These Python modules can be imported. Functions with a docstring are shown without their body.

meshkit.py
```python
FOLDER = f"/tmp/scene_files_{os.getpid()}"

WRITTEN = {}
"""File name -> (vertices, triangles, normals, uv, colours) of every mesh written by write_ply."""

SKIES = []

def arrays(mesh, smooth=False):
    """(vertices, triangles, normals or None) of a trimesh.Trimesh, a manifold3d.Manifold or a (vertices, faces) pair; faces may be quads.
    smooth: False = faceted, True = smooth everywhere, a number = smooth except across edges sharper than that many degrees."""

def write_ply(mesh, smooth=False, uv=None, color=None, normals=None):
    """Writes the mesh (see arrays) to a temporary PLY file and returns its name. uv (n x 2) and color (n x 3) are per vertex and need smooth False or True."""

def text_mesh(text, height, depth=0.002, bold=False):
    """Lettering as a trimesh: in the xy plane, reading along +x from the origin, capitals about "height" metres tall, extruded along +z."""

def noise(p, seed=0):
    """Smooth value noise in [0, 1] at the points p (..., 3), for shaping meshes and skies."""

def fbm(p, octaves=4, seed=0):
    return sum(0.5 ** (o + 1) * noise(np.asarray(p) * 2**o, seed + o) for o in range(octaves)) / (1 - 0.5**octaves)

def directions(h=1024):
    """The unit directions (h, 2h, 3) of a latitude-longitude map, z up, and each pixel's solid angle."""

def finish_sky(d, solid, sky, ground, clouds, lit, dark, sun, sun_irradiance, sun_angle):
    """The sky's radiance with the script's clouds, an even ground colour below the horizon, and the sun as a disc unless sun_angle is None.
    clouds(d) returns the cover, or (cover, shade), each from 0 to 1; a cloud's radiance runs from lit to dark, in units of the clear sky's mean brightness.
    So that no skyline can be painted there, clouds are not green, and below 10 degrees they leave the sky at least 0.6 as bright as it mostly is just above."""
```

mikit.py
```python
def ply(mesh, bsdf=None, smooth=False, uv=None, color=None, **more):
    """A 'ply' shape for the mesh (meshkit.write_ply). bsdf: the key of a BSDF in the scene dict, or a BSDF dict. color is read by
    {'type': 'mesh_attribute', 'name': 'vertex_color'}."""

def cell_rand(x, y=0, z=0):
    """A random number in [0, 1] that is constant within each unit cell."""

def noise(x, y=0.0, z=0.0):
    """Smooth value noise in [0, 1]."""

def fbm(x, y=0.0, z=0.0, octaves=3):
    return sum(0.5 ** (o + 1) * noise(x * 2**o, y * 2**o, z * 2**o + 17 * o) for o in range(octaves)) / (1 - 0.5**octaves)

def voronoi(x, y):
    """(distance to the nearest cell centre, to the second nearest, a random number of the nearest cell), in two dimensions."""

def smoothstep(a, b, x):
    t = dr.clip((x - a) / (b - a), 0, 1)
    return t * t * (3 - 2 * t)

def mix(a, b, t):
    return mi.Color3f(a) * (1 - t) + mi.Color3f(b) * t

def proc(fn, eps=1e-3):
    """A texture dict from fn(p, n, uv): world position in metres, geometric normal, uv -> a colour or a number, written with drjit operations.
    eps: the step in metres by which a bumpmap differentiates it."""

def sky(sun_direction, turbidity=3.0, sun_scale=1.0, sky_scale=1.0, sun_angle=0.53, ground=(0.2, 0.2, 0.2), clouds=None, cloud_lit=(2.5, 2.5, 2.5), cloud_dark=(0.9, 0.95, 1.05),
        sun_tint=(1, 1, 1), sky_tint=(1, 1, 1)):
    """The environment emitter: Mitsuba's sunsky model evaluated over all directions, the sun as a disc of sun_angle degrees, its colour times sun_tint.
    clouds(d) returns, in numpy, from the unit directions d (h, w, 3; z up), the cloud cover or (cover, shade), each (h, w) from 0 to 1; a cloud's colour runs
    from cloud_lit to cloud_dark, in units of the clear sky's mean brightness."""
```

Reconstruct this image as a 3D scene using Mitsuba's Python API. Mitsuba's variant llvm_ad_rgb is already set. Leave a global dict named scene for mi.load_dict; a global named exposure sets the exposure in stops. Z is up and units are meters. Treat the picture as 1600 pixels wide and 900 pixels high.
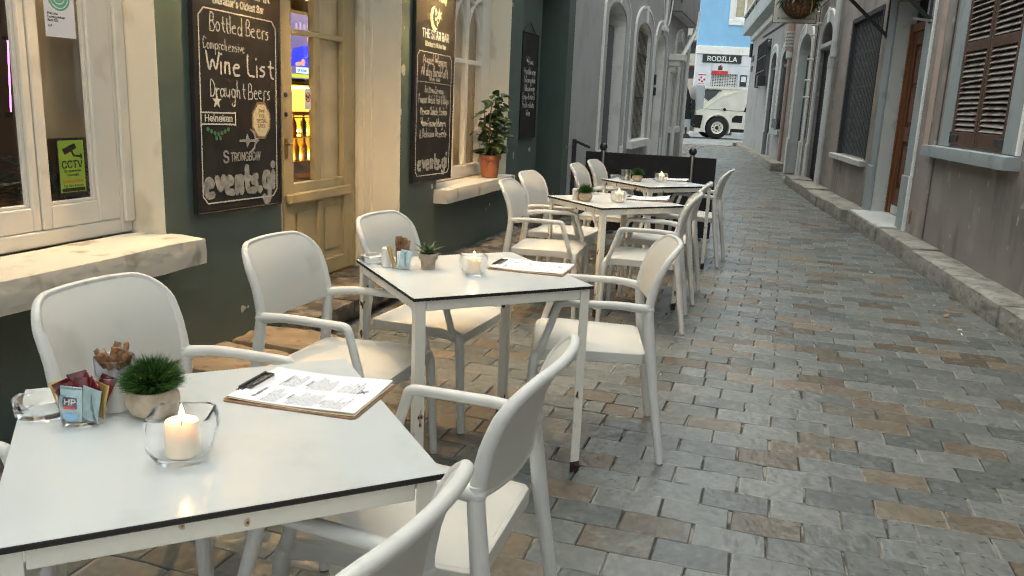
import math
import numpy as np, trimesh, drjit as dr, mitsuba as mi, mikit, meshkit
from mikit import noise, fbm, voronoi, cell_rand, smoothstep, mix
from shapely.geometry import Polygon, LineString, Point, box as sbox
from shapely.ops import unary_union

T = mi.ScalarTransform4f
rng = np.random.default_rng(7)
scene, labels = {}, {}

# ------------------------------------------------------------------ camera, sky, exposure
EYE = np.array([0, 0, 1.388])
PITCH, ROLL = math.radians(12.83), math.radians(2.4)
fwd = np.array([0, math.cos(PITCH), -math.sin(PITCH)])
rgt = np.array([1.0, 0, 0])
upv = np.array([0, math.sin(PITCH), math.cos(PITCH)])
UP = upv * math.cos(ROLL) - rgt * math.sin(ROLL)
scene['camera'] = {'type': 'perspective', 'fov': math.degrees(2 * math.atan(800 / 1278)), 'fov_axis': 'x',
                   'near_clip': 0.05, 'far_clip': 400.0,
                   'to_world': T().look_at(origin=EYE.tolist(), target=(EYE + fwd).tolist(), up=UP.tolist())}
scene['daylight'] = mikit.sky((-0.12, 0.10, 1.0), turbidity=3, sun_scale=0.14, sun_angle=35, clouds=lambda d: 1.0,
                              sun_tint=(0.92, 1.0, 1.02), cloud_lit=(1.60, 1.74, 1.74), cloud_dark=(0.9, 0.95, 1.05), ground=(0.2, 0.2, 0.2))
exposure = 2.92
LAMP = (560.0, 355.0, 140.0)      # picture lamps over the boards
FLAME = (24.0, 11.5, 2.8)      # candle flames

# ------------------------------------------------------------------ names and labels
def numbered(key):
    if key not in scene and key not in labels and key not in used:
        used.add(key); return key
    for i in range(1, 2000):
        k = f'{key}_{i:03d}'
        if k not in scene and k not in labels and k not in used:
            used.add(k); return k
used = set()

def thing(name, label, cat, group=None, kind=None):
    k = numbered(name)
    labels[k] = {'label': label, 'category': cat}
    if group: labels[k]['group'] = group
    if kind: labels[k]['kind'] = kind
    return k

def part(parent, name, mesh, mat, smooth=False, kind=None, label=None, **kw):
    k = numbered(parent + '__' + name)
    scene[k] = mikit.ply(mesh, mat, smooth, **kw)
    if kind or label:
        labels[k] = {a: b for a, b in (('kind', kind), ('label', label)) if b}
    return k

def solo(name, mesh, mat, label, cat, smooth=False, group=None, **kw):
    k = numbered(name)
    scene[k] = mikit.ply(mesh, mat, smooth, **kw)
    labels[k] = {'label': label, 'category': cat}
    if group: labels[k]['group'] = group
    return k

def struct(name, mesh, mat, smooth=False, **kw):
    k = numbered(name)
    scene[k] = mikit.ply(mesh, mat, smooth, **kw)
    labels[k] = {'kind': 'structure'}
    return k

# ------------------------------------------------------------------ meshes
def tm(v, f):
    return trimesh.Trimesh(np.asarray(v, float), np.asarray(f, int), process=False)

def cat(*ms):
    ms = [m for m in ms if m is not None]
    return trimesh.util.concatenate(ms) if len(ms) > 1 else ms[0]

_cb = None
def box(x0, x1, y0, y1, z0, z1, c=0.0):
    """box, edges chamfered by c"""
    global _cb
    if c <= 0:
        m = trimesh.creation.box((x1 - x0, y1 - y0, z1 - z0))
        m.apply_translation(((x0 + x1) / 2, (y0 + y1) / 2, (z0 + z1) / 2))
        return tm(m.vertices, m.faces)
    c = min(c, 0.45 * min(x1 - x0, y1 - y0, z1 - z0))
    if _cb is None:
        s = np.array([[i, j, k] for i in (-1, 1) for j in (-1, 1) for k in (-1, 1)], float)
        P = np.array([a * (1 - 0.1 * (np.arange(3) != ax)) for a in s for ax in range(3)])
        h = trimesh.convex.convex_hull(P)
        idx = [int(np.argmin(((P - v) ** 2).sum(1))) for v in h.vertices]
        F = np.array([[idx[i] for i in f] for f in h.faces])
        _cb = (s, F)
    s, F = _cb
    ctr = np.array([(x0 + x1) / 2, (y0 + y1) / 2, (z0 + z1) / 2])
    h = np.array([(x1 - x0) / 2, (y1 - y0) / 2, (z1 - z0) / 2])
    P = np.array([ctr + a * (h - c * (np.arange(3) != ax)) for a in s for ax in range(3)])
    return tm(P, F)

def tube(pts, r, n=10, caps=True, flat=1.0):
    """swept tube; r a number or one per point"""
    p = np.asarray(pts, float); m = len(p)
    r = np.broadcast_to(np.asarray(r, float), (m,))
    t = np.gradient(p, axis=0); t /= np.linalg.norm(t, axis=1, keepdims=True) + 1e-12
    a = np.array([0, 0, 1.0]) if abs(t[0][2]) < 0.9 else np.array([1.0, 0, 0])
    u = np.cross(t[0], a); u /= np.linalg.norm(u)
    ang = np.linspace(0, 2 * np.pi, n, endpoint=False)
    V = []
    for i in range(m):
        u = u - t[i] * (u @ t[i]); u /= np.linalg.norm(u)
        w = np.cross(t[i], u)
        V.append(p[i] + r[i] * (np.cos(ang)[:, None] * u + flat * np.sin(ang)[:, None] * w))
    V = np.vstack(V); F = []
    for i in range(m - 1):
        for j in range(n):
            a0, b0 = i * n + j, i * n + (j + 1) % n
            F += [[a0, b0, b0 + n], [a0, b0 + n, a0 + n]]
    if caps:
        k = len(V); V = np.vstack([V, p[0] - t[0] * r[0] * 0.35, p[-1] + t[-1] * r[-1] * 0.35])
        for j in range(n):
            F += [[k, (j + 1) % n, j], [k + 1, (m - 1) * n + j, (m - 1) * n + (j + 1) % n]]
    return tm(V, F)

def chaikin(p, it=2):
    p = np.asarray(p, float)
    for _ in range(it):
        if len(p) < 3: return p
        q = np.empty((2 * len(p) - 2, p.shape[1]))
        q[0::2] = 0.75 * p[:-1] + 0.25 * p[1:]; q[1::2] = 0.25 * p[:-1] + 0.75 * p[1:]
        p = np.vstack([p[:1], q, p[-1:]])
    return p

def bend(pts, rad=0.03, seg=5):
    """polyline with corners rounded by rad"""
    p = np.asarray(pts, float); out = [p[0]]
    for i in range(1, len(p) - 1):
        a, b, c = p[i - 1], p[i], p[i + 1]
        la, lc = np.linalg.norm(a - b), np.linalg.norm(c - b)
        k = min(rad, 0.45 * la, 0.45 * lc)
        q0, q1 = b + (a - b) / la * k, b + (c - b) / lc * k
        for t in np.linspace(0, 1, seg):
            out.append((1 - t) ** 2 * q0 + 2 * t * (1 - t) * b + t * t * q1)
    out.append(p[-1])
    return np.array(out)

def lathe(prof, n=32, closed=False):
    """profile (r, z) turned about z"""
    prof = np.asarray(prof, float); m = len(prof)
    ang = np.linspace(0, 2 * np.pi, n, endpoint=False)
    V = np.array([[r * math.cos(a), r * math.sin(a), z] for r, z in prof for a in ang]); F = []
    for i in range(m if closed else m - 1):
        i2 = (i + 1) % m
        for j in range(n):
            a, b, c, d = i * n + j, i * n + (j + 1) % n, i2 * n + (j + 1) % n, i2 * n + j
            F += [[a, b, c], [a, c, d]]
    return tm(V, F)

def rings(R, closed=False, cap=(False, False)):
    """surface through closed rings of equal length"""
    m, n = len(R), len(R[0]); V = np.vstack(R); F = []
    for i in range(m if closed else m - 1):
        i2 = (i + 1) % m
        for j in range(n):
            a, b, c, d = i * n + j, i * n + (j + 1) % n, i2 * n + (j + 1) % n, i2 * n + j
            F += [[a, b, c], [a, c, d]]
    for q, i in zip(cap, (0, m - 1)):
        if q:
            k = len(V); V = np.vstack([V, V[i * n:(i + 1) * n].mean(0)])
            for j in range(n):
                f = [k, i * n + (j + 1) % n, i * n + j]
                F.append(f if i == 0 else f[::-1])
    return tm(V, F)

def grid(P):
    """open surface through a grid of points (a, b, 3)"""
    a, b = P.shape[:2]; F = []
    for i in range(a - 1):
        for j in range(b - 1):
            k = i * b + j
            F += [[k, k + 1, k + b + 1], [k, k + b + 1, k + b]]
    return tm(P.reshape(-1, 3), F)

def slab(P, Q):
    """closed solid between two grids of points"""
    a, b = P.shape[:2]; g, h = grid(P), grid(Q)
    V = np.vstack([g.vertices, h.vertices]); n = a * b
    F = [*g.faces, *(h.faces[:, ::-1] + n)]
    edge = [i * b for i in range(a)] + [(a - 1) * b + j for j in range(1, b)] + [i * b + b - 1 for i in range(a - 2, -1, -1)] + [j for j in range(b - 2, 0, -1)]
    for i in range(len(edge)):
        p, q = edge[i], edge[(i + 1) % len(edge)]
        F += [[p, q, q + n], [p, q + n, p + n]]
    m = tm(V, F)
    if m.volume < 0: m.invert()
    return m

def prism(poly, d):
    """shapely polygon (or several) in xy extruded by d along z"""
    gs = [g for g in getattr(poly, 'geoms', [poly]) if g.area > 1e-9]
    ms = [trimesh.creation.extrude_polygon(g, d, engine='earcut') for g in gs]
    return cat(*[tm(m.vertices, m.faces) for m in ms])

def fbm3(p, o=3, seed=0):
    return meshkit.fbm(p, o, seed)

def stone(x0, x1, y0, y1, z0, z1, r=0.02, amp=0.01, freq=8.0, seed=0, step=0.05):
    """rough block: rounded box with noise along its normals"""
    nx, ny, nz = (max(2, min(16, int((b - a) / step))) for a, b in ((x0, x1), (y0, y1), (z0, z1)))
    V, F = [], []
    def face(o, e1, e2, a, b):
        k = len(V)
        for i in range(a + 1):
            for j in range(b + 1):
                V.append(o + e1 * i / a + e2 * j / b)
        for i in range(a):
            for j in range(b):
                q = k + i * (b + 1) + j
                F.extend([[q, q + b + 1, q + b + 2], [q, q + b + 2, q + 1]])
    X, Y, Z = np.array([x1 - x0, 0, 0.]), np.array([0, y1 - y0, 0.]), np.array([0, 0, z1 - z0])
    o = np.array([x0, y0, z0])
    face(o + Z, X, Y, nx, ny); face(o, Y, X, ny, nx)
    face(o, X, Z, nx, nz); face(o + Y, Z, X, nz, nx)
    face(o, Z, Y, nz, ny); face(o + X, Y, Z, ny, nz)
    m = trimesh.Trimesh(np.array(V), np.array(F), process=True)
    m.merge_vertices()
    v = np.array(m.vertices)
    lo, hi = np.array([x0, y0, z0]) + r, np.array([x1, y1, z1]) - r
    c = np.clip(v, lo, hi); d = v - c; L = np.linalg.norm(d, axis=1, keepdims=True)
    n = np.where(L > 1e-9, d / np.maximum(L, 1e-9), 0)
    v = c + n * r
    w = (fbm3(v * freq + seed * 13.7, 3, seed) - 0.5) * 2 * amp
    v = v + n * w[:, None]
    return tm(v, m.faces)

# ------------------------------------------------------------------ frames: local (a, b, c) -> world
class Frame:
    def __init__(s, o, e1, e2, e3):
        s.o = np.asarray(o, float); s.M = np.array([e1, e2, e3], float)
    def __call__(s, m):
        v = np.asarray(m.vertices) @ s.M + s.o
        f = np.asarray(m.faces)
        return tm(v, f[:, ::-1] if np.linalg.det(s.M) < 0 else f)
    def pt(s, p):
        return np.asarray(p, float) @ s.M + s.o

def wallframe(x, y, yaw, side):
    a = math.radians(yaw); u = np.array([math.sin(a), math.cos(a), 0])
    n = side * np.array([math.cos(a), -math.sin(a), 0])
    return Frame([x, y, 0], u, n, [0, 0, 1.0])
LW = wallframe(-1.42, 4.0, 17.5, 1)      # left wall: (along, out into the street, up)
RW = wallframe(3.55, 5.0, 11.0, -1)      # right wall
def flat(W):
    """frame for flat drawings on a wall: (along, up, out)"""
    return Frame(W.o, W.M[0], W.M[2], W.M[1])
LF, RF = flat(LW), flat(RW)

def wallsolid(W, outline, holes, thick):
    """wall with openings; outline and holes as (along, up) polygons; outer face on the plane 0"""
    p = Polygon(outline)
    for h in holes: p = p.difference(h)
    m = prism(p, thick); m.apply_translation((0, 0, -thick))
    return flat(W)(m)

def arch(u0, u1, z0, zs, za, n=14):
    """opening with a segmental top: springs at zs, top at za"""
    c, h = (u0 + u1) / 2, (u1 - u0) / 2
    t = np.linspace(0, np.pi, n)
    return Polygon([(u0, z0), (u1, z0)] + [(c + h * math.cos(a), zs + (za - zs) * math.sin(a) ** 0.8) for a in t])

def room(W, u0, u1, z0, z1, n0, n1, t=.02):
    """the walls, floor, ceiling and back of a real room behind an opening"""
    return W(cat(box(u0 - t, u1 + t, n1 - t, n1, z0 - t, z1 + t), box(u0 - t, u0, n1, n0, z0 - t, z1 + t), box(u1, u1 + t, n1, n0, z0 - t, z1 + t), box(u0, u1, n1, n0, z0 - t, z0), box(u0, u1, n1, n0, z1, z1 + t)))

# ------------------------------------------------------------------ lettering
def text(s, h, bold=False, depth=0.0015, width=None, slant=0.0, center=True):
    m = meshkit.text_mesh(s, h, depth, bold); m = tm(m.vertices, m.faces)
    v = m.vertices.copy(); w = v[:, 0].max()
    if width: v[:, 0] *= width / w; w = width
    v[:, 0] += slant * v[:, 1]
    if center: v[:, 0] -= w / 2
    return tm(v, m.faces)

GLYPH = {
 'a': '5|45 36 16 05 04 13 23 44;46 44 53', 'b': '5|09 03;05 16 36 45 44 33 13 04', 'c': '4|45 36 16 05 04 13 33 44', 'd': '5|45 36 16 05 04 13 33 44;49 43',
 'e': '5|05 45 36 16 05 04 13 33 43', 'f': '3|38 29 18 13;06 36', 'g': '5|45 36 16 05 04 13 33 44;46 41 30 10 01', 'h': '5|09 03;05 26 35 33', 'i': '1|06 03;08 08',
 'k': '4|09 03;36 04 33', 'l': '1|09 03', 'm': '6|06 03;05 16 25 23;25 46 55 53', 'n': '4|06 03;05 16 36 35 33', 'o': '5|16 05 04 13 33 44 45 36 16', 'p': '5|06 00;05 16 36 45 44 33 13 04',
 'r': '3|06 03;05 16 36', 's': '4|36 16 05 25 34 23 03', 't': '3|18 14 23 33;06 36', 'u': '5|06 04 13 33 44;46 43', 'v': '4|06 23 46', 'w': '6|06 13 35 53 66', 'x': '4|06 43;46 03', 'y': '4|06 24;46 10',
 'z': '4|06 46 03 43', 'A': '6|03 39 63;15 55', 'B': '5|03 09 39 48 47 36 06;36 55 54 43 03', 'C': '5|58 39 19 07 05 13 33 54', 'D': '5|03 09 29 57 55 33 03', 'F': '4|03 09 49;06 36', 'G': '5|58 39 19 07 05 13 43 55 35',
 'L': '4|09 03 43', 'M': '6|03 09 35 69 63', 'S': '5|48 39 19 08 17 46 54 43 13 04', 'W': '8|09 23 48 63 89', 'V': '6|09 33 69', 'R': '5|03 09 39 48 47 36 06;26 53', 'P': '5|03 09 39 48 47 36 06',
 '&': '6|53 18 29 38 05 04 13 33 55', ',': '1|13 02', '.': '1|03 03', '6': '4|39 05 13 33 44 35 05', '1': '2|07 19 13', '-': '3|05 35', "'": '1|09 08', '*': '2|05 05', 'T': '5|09 59;29 23', 'H': '5|09 03;59 53;06 56', 'E': '4|49 09 03 43;06 36', 'I': '1|09 03', 'N': '5|03 09 53 59', 'O': '6|39 19 07 05 13 43 55 57 39'}

def chalk(s, h, w=None, pen=0.14, depth=0.0012, center=True, jitter=0.2, seed=1):
    """hand lettering in strokes; capitals h tall, squeezed to w wide"""
    r = np.random.default_rng(seed); x, shapes = 0.0, []
    for ch in s:
        if ch == ' ': x += 3.2; continue
        wd, st = GLYPH[ch].split('|')
        for k in st.split(';'):
            p = np.array([[int(q[0]), int(q[1]) - 3] for q in k.split()], float) + [x, 0] + r.normal(0, jitter, 2)
            p = p + r.normal(0, 0.10, p.shape)
            if len(p) == 2 and np.allclose(p[0], p[1], atol=0.5): shapes.append(('dot', p[:1])); continue
            shapes.append(('line', chaikin(p, 2)))
        x += int(wd) + 1.5
    sy = h / 6.0; sx = (w / max(x - 1.5, 1)) if w else sy
    out = []
    for kind, p in shapes:
        p = p * [sx, sy]
        out.append(Point(p[0]).buffer(pen * h * 0.6, quad_segs=2) if kind == 'dot' else LineString(p).buffer(pen * h / 2, quad_segs=2))
    g = unary_union(out).simplify(h * 0.008)
    m = prism(g, depth)
    if center: m.apply_translation((-(x - 1.5) * sx / 2, 0, 0))
    return m

def move(m, x=0, y=0, z=0, rz=0):
    m = tm(m.vertices, m.faces)
    if rz: m.apply_transform(trimesh.transformations.rotation_matrix(rz, [0, 0, 1]))
    m.apply_translation((x, y, z)); return m

# ------------------------------------------------------------------ materials
def mat(name, rgb=None, rough=0.6, spec=0.5, metal=0.0, fn=None, bump=None, bscale=1.0, two=True, eps=2e-3, coat=0.0):
    b = {'type': 'principled', 'roughness': rough, 'specular': spec, 'metallic': metal}
    if coat: b['clearcoat'] = coat; b['clearcoat_gloss'] = 0.9
    b['base_color'] = mikit.proc(fn) if fn else {'type': 'rgb', 'value': list(rgb)}
    if bump: b = {'type': 'bumpmap', 'arbitrary': mikit.proc(bump, eps), 'bsdf': b, 'scale': bscale}
    scene[name] = {'type': 'twosided', 'bsdf': b} if two else b
    return name

def speck(a, b, f=6.0, sharp=0.1, mid=0.5, o=3):
    """two colours in noisy patches of 1/f metres"""
    return lambda p, n, uv: mix(a, b, smoothstep(mid - sharp, mid + sharp, fbm(p.x * f, p.y * f, p.z * f, o)))

def paver_fn(p, n, uv):
    i = dr.floor((uv.x + 5) / 10)
    lx, ly = uv.x - 10 * i, uv.y
    r, r2, r3 = cell_rand(i, 3), cell_rand(i, 7), cell_rand(i, 11)
    a = r3 * 3.0
    x, y = lx * dr.cos(a) - ly * dr.sin(a), lx * dr.sin(a) + ly * dr.cos(a)
    grey = mix((0.076, 0.082, 0.079), (0.142, 0.150, 0.145), r2)
    brown = mix((0.076, 0.061, 0.044), (0.150, 0.121, 0.089), r2)
    side = smoothstep(3.4, 0.2, p.x - 0.23 * p.y)
    k = smoothstep(0.94, 0.99, r + 0.26 * side + 0.16 * (fbm(p.x * 1.3, p.y * 1.3) - 0.5) + 0.10 * (fbm(p.x * 14, p.y * 14, i) - 0.5))
    c = mix(grey, brown, k)
    s = fbm(x * 12 + 31 * r, y * 75, r * 50, 3)
    c = c * (0.84 + 0.36 * s) * (0.72 + 0.56 * fbm(p.x * 45, p.y * 45, r * 9, 3))
    blot = smoothstep(0.60, 0.78, fbm(p.x * 22, p.y * 22, 3, 3))
    c = mix(c, (0.22, 0.225, 0.215), 0.25 * blot)
    gum = smoothstep(0.86, 0.88, noise(p.x * 52, p.y * 52, 7.0)) * smoothstep(0.5, 0.6, noise(p.x * 2.1, p.y * 2.1, 3.0))
    c = mix(c, (0.045, 0.045, 0.043), 0.55 * gum)
    rim = dr.maximum(dr.abs(lx) / 0.117, dr.abs(ly) / 0.072)
    return mix(c, (0.34, 0.33, 0.30), 0.4 * smoothstep(0.93, 1.0, rim + 0.10 * (fbm(p.x * 30, p.y * 30) - 0.5)) * smoothstep(0.35, 0.6, r2))

def paver_bump(p, n, uv):
    i = dr.floor((uv.x + 5) / 10); r, r3 = cell_rand(i, 3), cell_rand(i, 11)
    lx, ly, a = uv.x - 10 * i, uv.y, r3 * 3.0
    x, y = lx * dr.cos(a) - ly * dr.sin(a), lx * dr.sin(a) + ly * dr.cos(a)
    return 0.002 * fbm(x * 14 + 31 * r, y * 60, r * 50, 3) + 0.0036 * fbm(p.x * 38, p.y * 38, 1, 3)
mat('m_paver', rough=0.34, spec=0.85, fn=paver_fn, bump=paver_bump)
mat('m_joint', fn=speck((0.045, 0.042, 0.038), (0.22, 0.21, 0.19), 14, 0.12, 0.52), rough=0.9)

def far_fn(p, n, uv):
    u, v = p.x * 0.954 - p.y * 0.3, p.x * 0.3 + p.y * 0.954
    row = dr.floor(v / 0.149)
    x = u / 0.241 + 0.5 * row
    r = cell_rand(dr.floor(x), row)
    return mix((0.14, 0.15, 0.155), (0.27, 0.28, 0.275), r)
mat('m_farpave', fn=far_fn, rough=0.6)
mat('m_kerb', fn=lambda p, n, uv: mix(mix((0.12, 0.111, 0.098), (0.39, 0.37, 0.33), fbm(p.x * 8, p.y * 8, p.z * 12, 4)), (0.13, 0.12, 0.105), 0.7 * smoothstep(0.58, 0.76, fbm(p.x * 26, p.y * 26, p.z * 26, 3))), rough=0.85,
    bump=lambda p, n, uv: 0.022 * fbm(p.x * 30, p.y * 30, p.z * 30, 4))
mat('m_rock', fn=lambda p, n, uv: mix(mix((0.15, 0.105, 0.065), (0.33, 0.255, 0.17), fbm(p.x * 9, p.y * 9, p.z * 9, 4)), (0.14, 0.09, 0.055), 0.7 * smoothstep(0.58, 0.74, fbm(p.x * 23, p.y * 23, p.z * 23, 3))), rough=0.9,
    bump=lambda p, n, uv: 0.012 * fbm(p.x * 45, p.y * 45, p.z * 45, 3))
mat('m_darkstone', fn=speck((0.045, 0.04, 0.035), (0.20, 0.175, 0.145), 12, 0.25, 0.55, 4), rough=0.8, bump=lambda p, n, uv: 0.01 * fbm(p.x * 40, p.y * 40, p.z * 40, 3))

def green_fn(p, n, uv):
    c = mix((0.058, 0.088, 0.078), (0.084, 0.116, 0.104), fbm(p.x * 2.5, p.y * 2.5, p.z * 1.2, 4))
    chip = smoothstep(0.79, 0.80, fbm(p.x * 11 + 4, p.y * 11, p.z * 7, 3))
    return mix(c, (0.40, 0.38, 0.33), chip)
mat('m_green', fn=green_fn, rough=0.42, spec=0.5, bump=lambda p, n, uv: 0.006 * fbm(p.x * 9, p.y * 9, p.z * 9, 3))
def aged(base, dirt, f=5.0, lo=0.58, hi=0.74, amt=0.6):
    def fn(p, n, uv):
        c = mi.Color3f(base) * (0.9 + 0.2 * fbm(p.x * 3, p.y * 3, p.z * 1.2, 3))
        return mix(c, dirt, amt * smoothstep(lo, hi, fbm(p.x * f, p.y * f, p.z * f * 0.6, 4)))
    return fn
mat('m_cream', fn=aged((0.72, 0.665, 0.545), (0.46, 0.41, 0.32), 6), rough=0.5)
mat('m_door', fn=aged((0.36, 0.30, 0.18), (0.22, 0.18, 0.105), 7, 0.6, 0.75), rough=0.42)
mat('m_frame', fn=aged((0.64, 0.615, 0.56), (0.5, 0.46, 0.4), 8, 0.62, 0.8, 0.5), rough=0.45)
mat('m_sill', fn=aged((0.60, 0.55, 0.46), (0.24, 0.20, 0.15), 8, 0.56, 0.72, 0.7), rough=0.75, bump=lambda p, n, uv: 0.008 * fbm(p.x * 22, p.y * 22, p.z * 22, 3))
mat('m_chair', fn=aged((0.61, 0.605, 0.58), (0.40, 0.375, 0.32), 14, 0.60, 0.80, 0.55), rough=0.36, spec=0.5)
mat('m_top', fn=aged((0.515, 0.54, 0.545), (0.44, 0.455, 0.44), 7, 0.56, 0.74, 0.5), rough=0.19, spec=0.5)
mat('m_core', (0.018, 0.016, 0.015), rough=0.4)
def rust_fn(p, n, uv):
    c = mi.Color3f((0.76, 0.73, 0.65)) * (0.93 + 0.14 * fbm(p.x * 7, p.y * 7, p.z * 7, 2))
    q = fbm(p.x * 34, p.y * 34, p.z * 16, 3)
    c = mix(c, (0.40, 0.22, 0.10), 0.7 * smoothstep(0.69, 0.72, q))
    return mix(c, (0.04, 0.022, 0.015), smoothstep(0.735, 0.75, q))
mat('m_tableframe', fn=rust_fn, rough=0.4)
mat('m_rusttip', fn=speck((0.02, 0.012, 0.01), (0.10, 0.05, 0.03), 60, 0.1, 0.6), rough=0.8)

def board_fn(p, n, uv):
    return mix((0.012, 0.012, 0.013), (0.020, 0.020, 0.020), smoothstep(0.46, 0.75, fbm(p.x * 7, p.y * 7, p.z * 5, 4)))
mat('m_board', fn=board_fn, rough=0.5, spec=0.35)
mat('m_chalk', (0.52, 0.505, 0.47), rough=0.9)
mat('m_gold', (0.72, 0.56, 0.26), rough=0.55)
mat('m_chalkgrey', fn=lambda p, n, uv: mix((0.10, 0.10, 0.10), (0.42, 0.42, 0.41), fbm(p.x * 40, p.y * 40, p.z * 40, 3)), rough=0.9)
mat('m_chalkgreen', (0.05, 0.16, 0.07), rough=0.9)
mat('m_sticker', fn=speck((0.52, 0.45, 0.24), (0.60, 0.55, 0.36), 40), rough=0.5)

mat('m_roughcast', fn=aged((0.37, 0.377, 0.38), (0.29, 0.292, 0.295), 4, 0.5, 0.75, 0.5), rough=0.9, bump=lambda p, n, uv: 0.012 * fbm(p.x * 38, p.y * 38, p.z * 38, 3))
mat('m_greytrim', fn=aged((0.44, 0.45, 0.45), (0.33, 0.34, 0.34), 5), rough=0.7)
mat('m_whitetrim', fn=aged((0.86, 0.85, 0.82), (0.68, 0.66, 0.62), 5), rough=0.6)
mat('m_beige', fn=aged((0.62, 0.56, 0.46), (0.44, 0.39, 0.31), 6), rough=0.7)
mat('m_slate', (0.075, 0.085, 0.095), rough=0.45)

def plaster_fn(p, n, uv):
    u = p.x * 0.19 + p.y * 0.98
    c = mix((0.180, 0.156, 0.143), (0.305, 0.268, 0.244), fbm(u * 1.1, p.z * 1.3, 2.0, 4))
    st = fbm(u * 5, p.z * 1.4, 5.0, 4)
    c = mix(c, (0.085, 0.076, 0.072), 0.4 * smoothstep(0.54, 0.78, st))
    c = mix(c, (0.34, 0.31, 0.29), 0.5 * smoothstep(0.60, 0.78, fbm(u * 3.1 + 9, p.z * 1.6, 1.0, 4)))
    c = mix(c, (0.36, 0.28, 0.24), 0.4 * smoothstep(0.66, 0.78, fbm(u * 2.3, p.z * 2.2, 8.0, 4)))
    return mix(c, (0.38, 0.37, 0.35), 0.5 * smoothstep(0.76, 0.80, fbm(u * 11, p.z * 9, 4.0, 3)))
mat('m_plaster', fn=plaster_fn, rough=0.85, bump=lambda p, n, uv: 0.01 * fbm(p.x * 10, p.y * 10, p.z * 10, 4))
mat('m_pink', fn=aged((0.42, 0.31, 0.26), (0.26, 0.22, 0.2), 5), rough=0.85)
mat('m_greywall', fn=aged((0.25, 0.255, 0.255), (0.17, 0.17, 0.168), 2.5, 0.48, 0.72, 0.6), rough=0.85)
mat('m_bluegrey', fn=aged((0.30, 0.335, 0.345), (0.21, 0.23, 0.235), 6), rough=0.6)
mat('m_paletrim', fn=aged((0.56, 0.57, 0.55), (0.38, 0.38, 0.36), 6), rough=0.65)

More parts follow.
